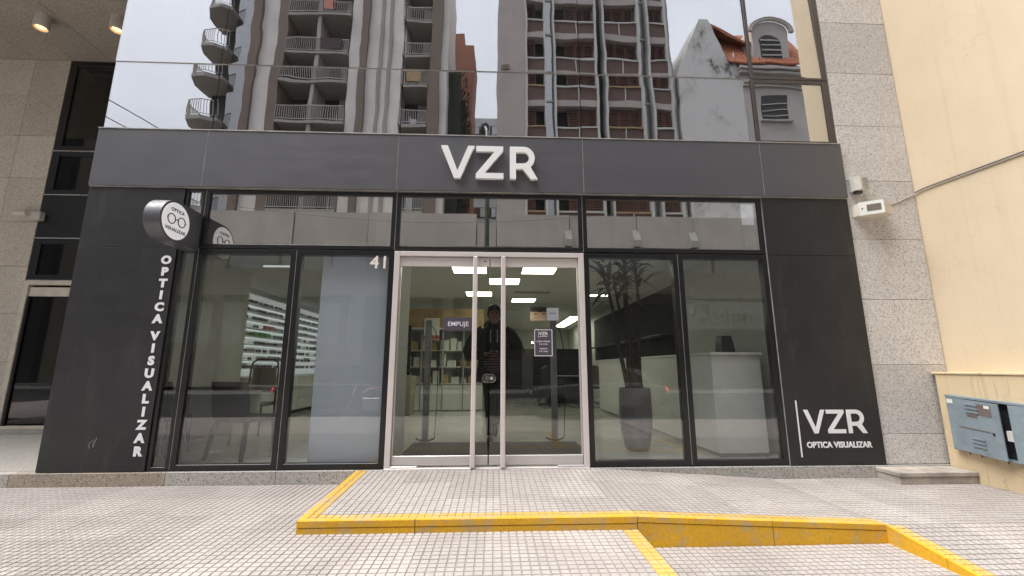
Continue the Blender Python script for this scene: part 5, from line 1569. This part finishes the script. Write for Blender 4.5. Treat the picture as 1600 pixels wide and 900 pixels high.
put_text('lettering_outline', text_mesh('LAMINA', 1.35, 0.03, 0.05, 1.0), 'vase_grey', an, (13.9, -19.385, 3.95), (math.pi / 2, 0, math.pi))
B('roundel', MB().lathe([(0, -19.40), (.62, -19.40), (.62, -19.37), (0, -19.37)], (12.1, 0, 4.05), 24, 'y'), 'vase_grey', an)

ba = thing('brick_tower', 'orange brick tower in the gap between the mirrored towers', 'building', (-2.6, -28, 0))
B('wall', MB().box(-3.9, -2.0, -34, -28, 0, 29.6), 'brick_orange', ba)
B('lift_housing', MB().box(-3.9, -2.9, -33, -28.5, 29.6, 31.2), 'brick_orange', ba)
iv = thing('ivy_wall', 'dark ivy covered flank wall in the gap between the mirrored towers', 'wall', (-2.7, -24, 0))
B('wall', MB().box(-3.25, -2.4, -27, -21, 0, 20.5), 'ivy', iv)
rnd = random.Random(5)
ivm = MB()
for i in range(500):
    x = -2.4 + rnd.uniform(0, .5); y = rnd.uniform(-27, -20.9); z = rnd.uniform(8, 20.5); s = rnd.uniform(.12, .3)
    ivm.add([(x, y - s, z), (x + rnd.uniform(-.1, .1), y, z - s), (x, y + s, z), (x + .1, y, z + s)], [(0, 1, 2, 3)])
o = B('ivy', ivm, 'ivy', iv); o['kind'] = 'stuff'
fw = thing('white_block', 'pale banded block far behind in the gap between the mirrored towers', 'building', (-1, -46, 0))
B('wall', MB().box(-9, 8, -52, -46, 0, 33), 'far_white', fw)
for k_ in range(9):
    z = 8 + k_ * 2.8
    wn = B('window_band', MB().box(-8.8, 7.8, -46, -45.95, z, z + 1.35), 'dark_recess', fw)
    for q in range(12):
        B('pane', MB().box(-8.7 + q * 1.38, -7.6 + q * 1.38, -45.95, -45.9, z + .1, z + 1.25), 'far_white' if (q + k_) % 3 == 0 else 'street_glass', wn)
lb = thing('low_shop_row', 'low shop beside the mirrored balcony tower, under the open sky', 'building', (-30, -20, 0))
B('wall', MB().box(-26.5, -19.1, -30, -19.8, 0, 8.5), 'tower_concrete', lb)
for i in range(2):
    B('shop_window', MB().box(-25.5 + i * 3.2, -22.8 + i * 3.2, -19.8, -19.75, .3, 3.2), 'street_glass', lb)
dt = thing('added_dark_block', 'added dark glazed block hiding the sky mirrored in the recess', 'building', (-40, -20, 0))  # unseen walls added to keep open sky out of the recess reflections
B('wall', MB().box(-70, -30.3, -22.4, -20, 0, 24), 'dark_recess', dt)
B('corner_pier', MB().box(-30.3, -26.6, -22.4, -19.7, 0, 24), 'podium_beige', dt)
for i in range(7):
    for j in range(7):
        B('window', MB().box(-68 + i * 5, -65 + i * 5, -20, -19.95, 1 + j * 3.2, 3.2 + j * 3.2), 'street_glass', dt)
rbk = thing('corner_block', 'pale corner block beyond the gabled house', 'building', (30, -20, 0))
B('wall', MB().box(20.8, 60, -30, -20, 0, 18), 'podium_concrete', rbk)
for i in range(8):
    for j in range(5):
        B('window', MB().box(22 + i * 4, 23.6 + i * 4, -20, -19.95, 2 + j * 3.2, 3.8 + j * 3.2), 'dark_recess', rbk)

# street lamp, cables, cars and motorcycle behind the photographer
sl_ = thing('street_lamp', 'dark street lamp mirrored over the shop sign', 'street lamp', (-0.2, -5.75, -0.25))
B('pole', MB().tube([(-0.2, -5.75, -.25), (-0.2, -5.75, 6.5), (-0.22, -5.9, 7.3), (-0.3, -6.3, 7.7)], [.08, .055, .045, .04], 10), 'leaf_dark', sl_, smooth=True)
B('head', MB().loft([ell(c, rx, ry, 12) for c, rx, ry in (((-.30, -6.35, 7.78), .06, .14), ((-.30, -6.45, 7.72), .13, .30), ((-.30, -6.45, 7.62), .12, .28), ((-.30, -6.45, 7.58), .05, .1))]), 'dark_plastic', sl_, smooth=True)
for i, (a, b_) in enumerate((((-9.5, -0.02, 6.9), (-9, -19, 10.5)), ((-9.0, -0.02, 6.95), (-8.2, -19, 10.8)), ((10, -19, 10.2), (-19, -19.0, 10.6)))):
    pp = []
    for q in range(13):
        f = q / 12
        pp.append((a[0] + (b_[0] - a[0]) * f, a[1] + (b_[1] - a[1]) * f, a[2] + (b_[2] - a[2]) * f - 1.2 * math.sin(math.pi * f)))
    cbx = B('overhead_cable', MB().tube(pp, .012, 5), 'cable_grey')
    tag(cbx, ('upper overhead cable mirrored in the glass corner', 'lower overhead cable mirrored in the glass corner', 'sagging cable mirrored along the transom glass')[i], 'cable', 'overhead cables')

def make_car(loc, paint, lab, flip=False):
    t_ = thing('parked_car', lab, 'car', loc, 'cars passing in the street')
    if flip: t_.rotation_euler = (0, 0, math.pi)
    def part(n, mb, m, par=t_, sm_=False): return B(n, mb, m, par, sm_, (0, 0, 0))
    secs = [(-2.05, .35, .62, .60), (-1.95, .28, .78, .74), (-1.2, .24, .86, .84), (-.7, .22, .92, .86), (.6, .22, .95, .86), (1.4, .24, .93, .84), (1.9, .30, .86, .74), (2.0, .36, .70, .62)]
    rings = []
    for x, zb, zt, hw in secs:
        rings.append([(x, -hw, zb + .08), (x, -hw, zt - .18), (x, -hw * .95, zt - .04), (x, -hw * .85, zt), (x, hw * .85, zt), (x, hw * .95, zt - .04), (x, hw, zt - .18), (x, hw, zb + .08), (x, hw * .9, zb), (x, -hw * .9, zb)])
    body = part('body', MB().loft(rings), paint, t_, True)
    cab = []
    for x, z, hw in ((-1.25, .86, .72), (-.55, 1.38, .60), (-.1, 1.47, .58), (.6, 1.46, .58), (1.15, 1.33, .58), (1.72, .90, .70)):
        cab.append((x, z, hw))
    cm = MB()
    rr = [[(x, -hw, z), (x, hw, z)] for x, z, hw in cab]
    for (p, q) in zip(rr, rr[1:]):
        cm.add([p[0], q[0], q[1], p[1]], [(0, 1, 2, 3)])
    part('roof', cm, paint, body)
    sg_ = MB()
    for s in (0, 1):
        sg_.add([r_[s] for r_ in rr], [tuple(range(len(rr)))])
    part('side_glass', sg_, 'street_glass', body)
    part('windscreen', MB().add([(-1.24, -.70, .875), (-.56, -.59, 1.385), (-.56, .59, 1.385), (-1.24, .70, .875)], [(0, 1, 2, 3)]), 'street_glass', body)
    for x in (-1.3, 1.28):
        for s in (-1, 1):
            wh = part('wheel', MB().lathe([(.18, s * .66), (.30, s * .66), (.32, s * .68), (.32, s * .84), (.30, s * .86), (.18, s * .86)], (x, 0, .32), 22, 'y'), 'tyre')
            part('rim', MB().lathe([(0, s * .85), (.19, s * .85), (.19, s * .80), (0, s * .80)], (x, 0, .32), 16, 'y'), 'brushed_steel', wh)
    for s in (-1, 1):
        part('headlight', MB().box(-2.03, -1.92, s * .50 - .14, s * .50 + .14, .60, .72, .02), 'white_plastic', t_)
        part('tail_light', MB().box(1.93, 2.0, s * .52 - .12, s * .52 + .12, .66, .82, .02), 'tail_lamp', t_)
    return t_
make_car((3.1, -8.6, -0.36), 'car_silver', 'silver car mirrored in the glass beside the door')
make_car((-4.4, -8.9, -0.36), 'car_dark', 'dark car mirrored across the window screen', True)
make_car((-13.0, -9.2, -0.36), 'car_dark', 'dark car with red tail lights mirrored behind the black chair', True)

mc = thing('motorcycle', 'parked motorcycle mirrored faintly in the window', 'motorcycle', (-3.2, -7.2, -0.36))
mx, my, mz = -3.2, -7.2, -0.36
for x in (mx - .65, mx + .65):
    wh = B('wheel', MB().tube([(x + .28 * math.cos(2 * math.pi * i / 24), my, mz + .31 + .28 * math.sin(2 * math.pi * i / 24)) for i in range(25)], .045, 8), 'tyre', mc, smooth=True)
    B('rim', MB().tube([(x + .22 * math.cos(2 * math.pi * i / 24), my, mz + .31 + .22 * math.sin(2 * math.pi * i / 24)) for i in range(25)], .015, 6), 'chrome', wh, smooth=True)
B('fork', MB().tube([(mx - .65, my, mz + .31), (mx - .45, my, mz + .95)], .03, 8), 'chrome', mc)
B('handlebar', MB().tube([(mx - .38, my - .32, mz + 1.0), (mx - .45, my, mz + .96), (mx - .38, my + .32, mz + 1.0)], .016, 6), 'black_metal', mc)
B('tank', MB().loft([ell((x, my, z), .12, w_, 10) for x, z, w_ in ((mx - .25, .42 + mz + .2, .06), (mx - .2, mz + .72, .14), (mx - .05, mz + .82, .14), (mx + .0, mz + .86, .05))]), 'red_box', mc, smooth=True)
B('seat', MB().box(mx + .02, mx + .65, my - .12, my + .12, mz + .70, mz + .80, .03), 'black_leather', mc)
B('engine', MB().box(mx - .25, mx + .2, my - .14, my + .14, mz + .25, mz + .60, .03), 'brushed_steel', mc)
B('exhaust', MB().tube([(mx - .1, my - .16, mz + .25), (mx + .2, my - .18, mz + .22), (mx + .8, my - .2, mz + .34)], .04, 8), 'chrome', mc)
B('frame', MB().tube([(mx - .45, my, mz + .9), (mx - .2, my, mz + .3), (mx + .25, my, mz + .3), (mx + .65, my, mz + .31)], .03, 8), 'black_metal', mc)
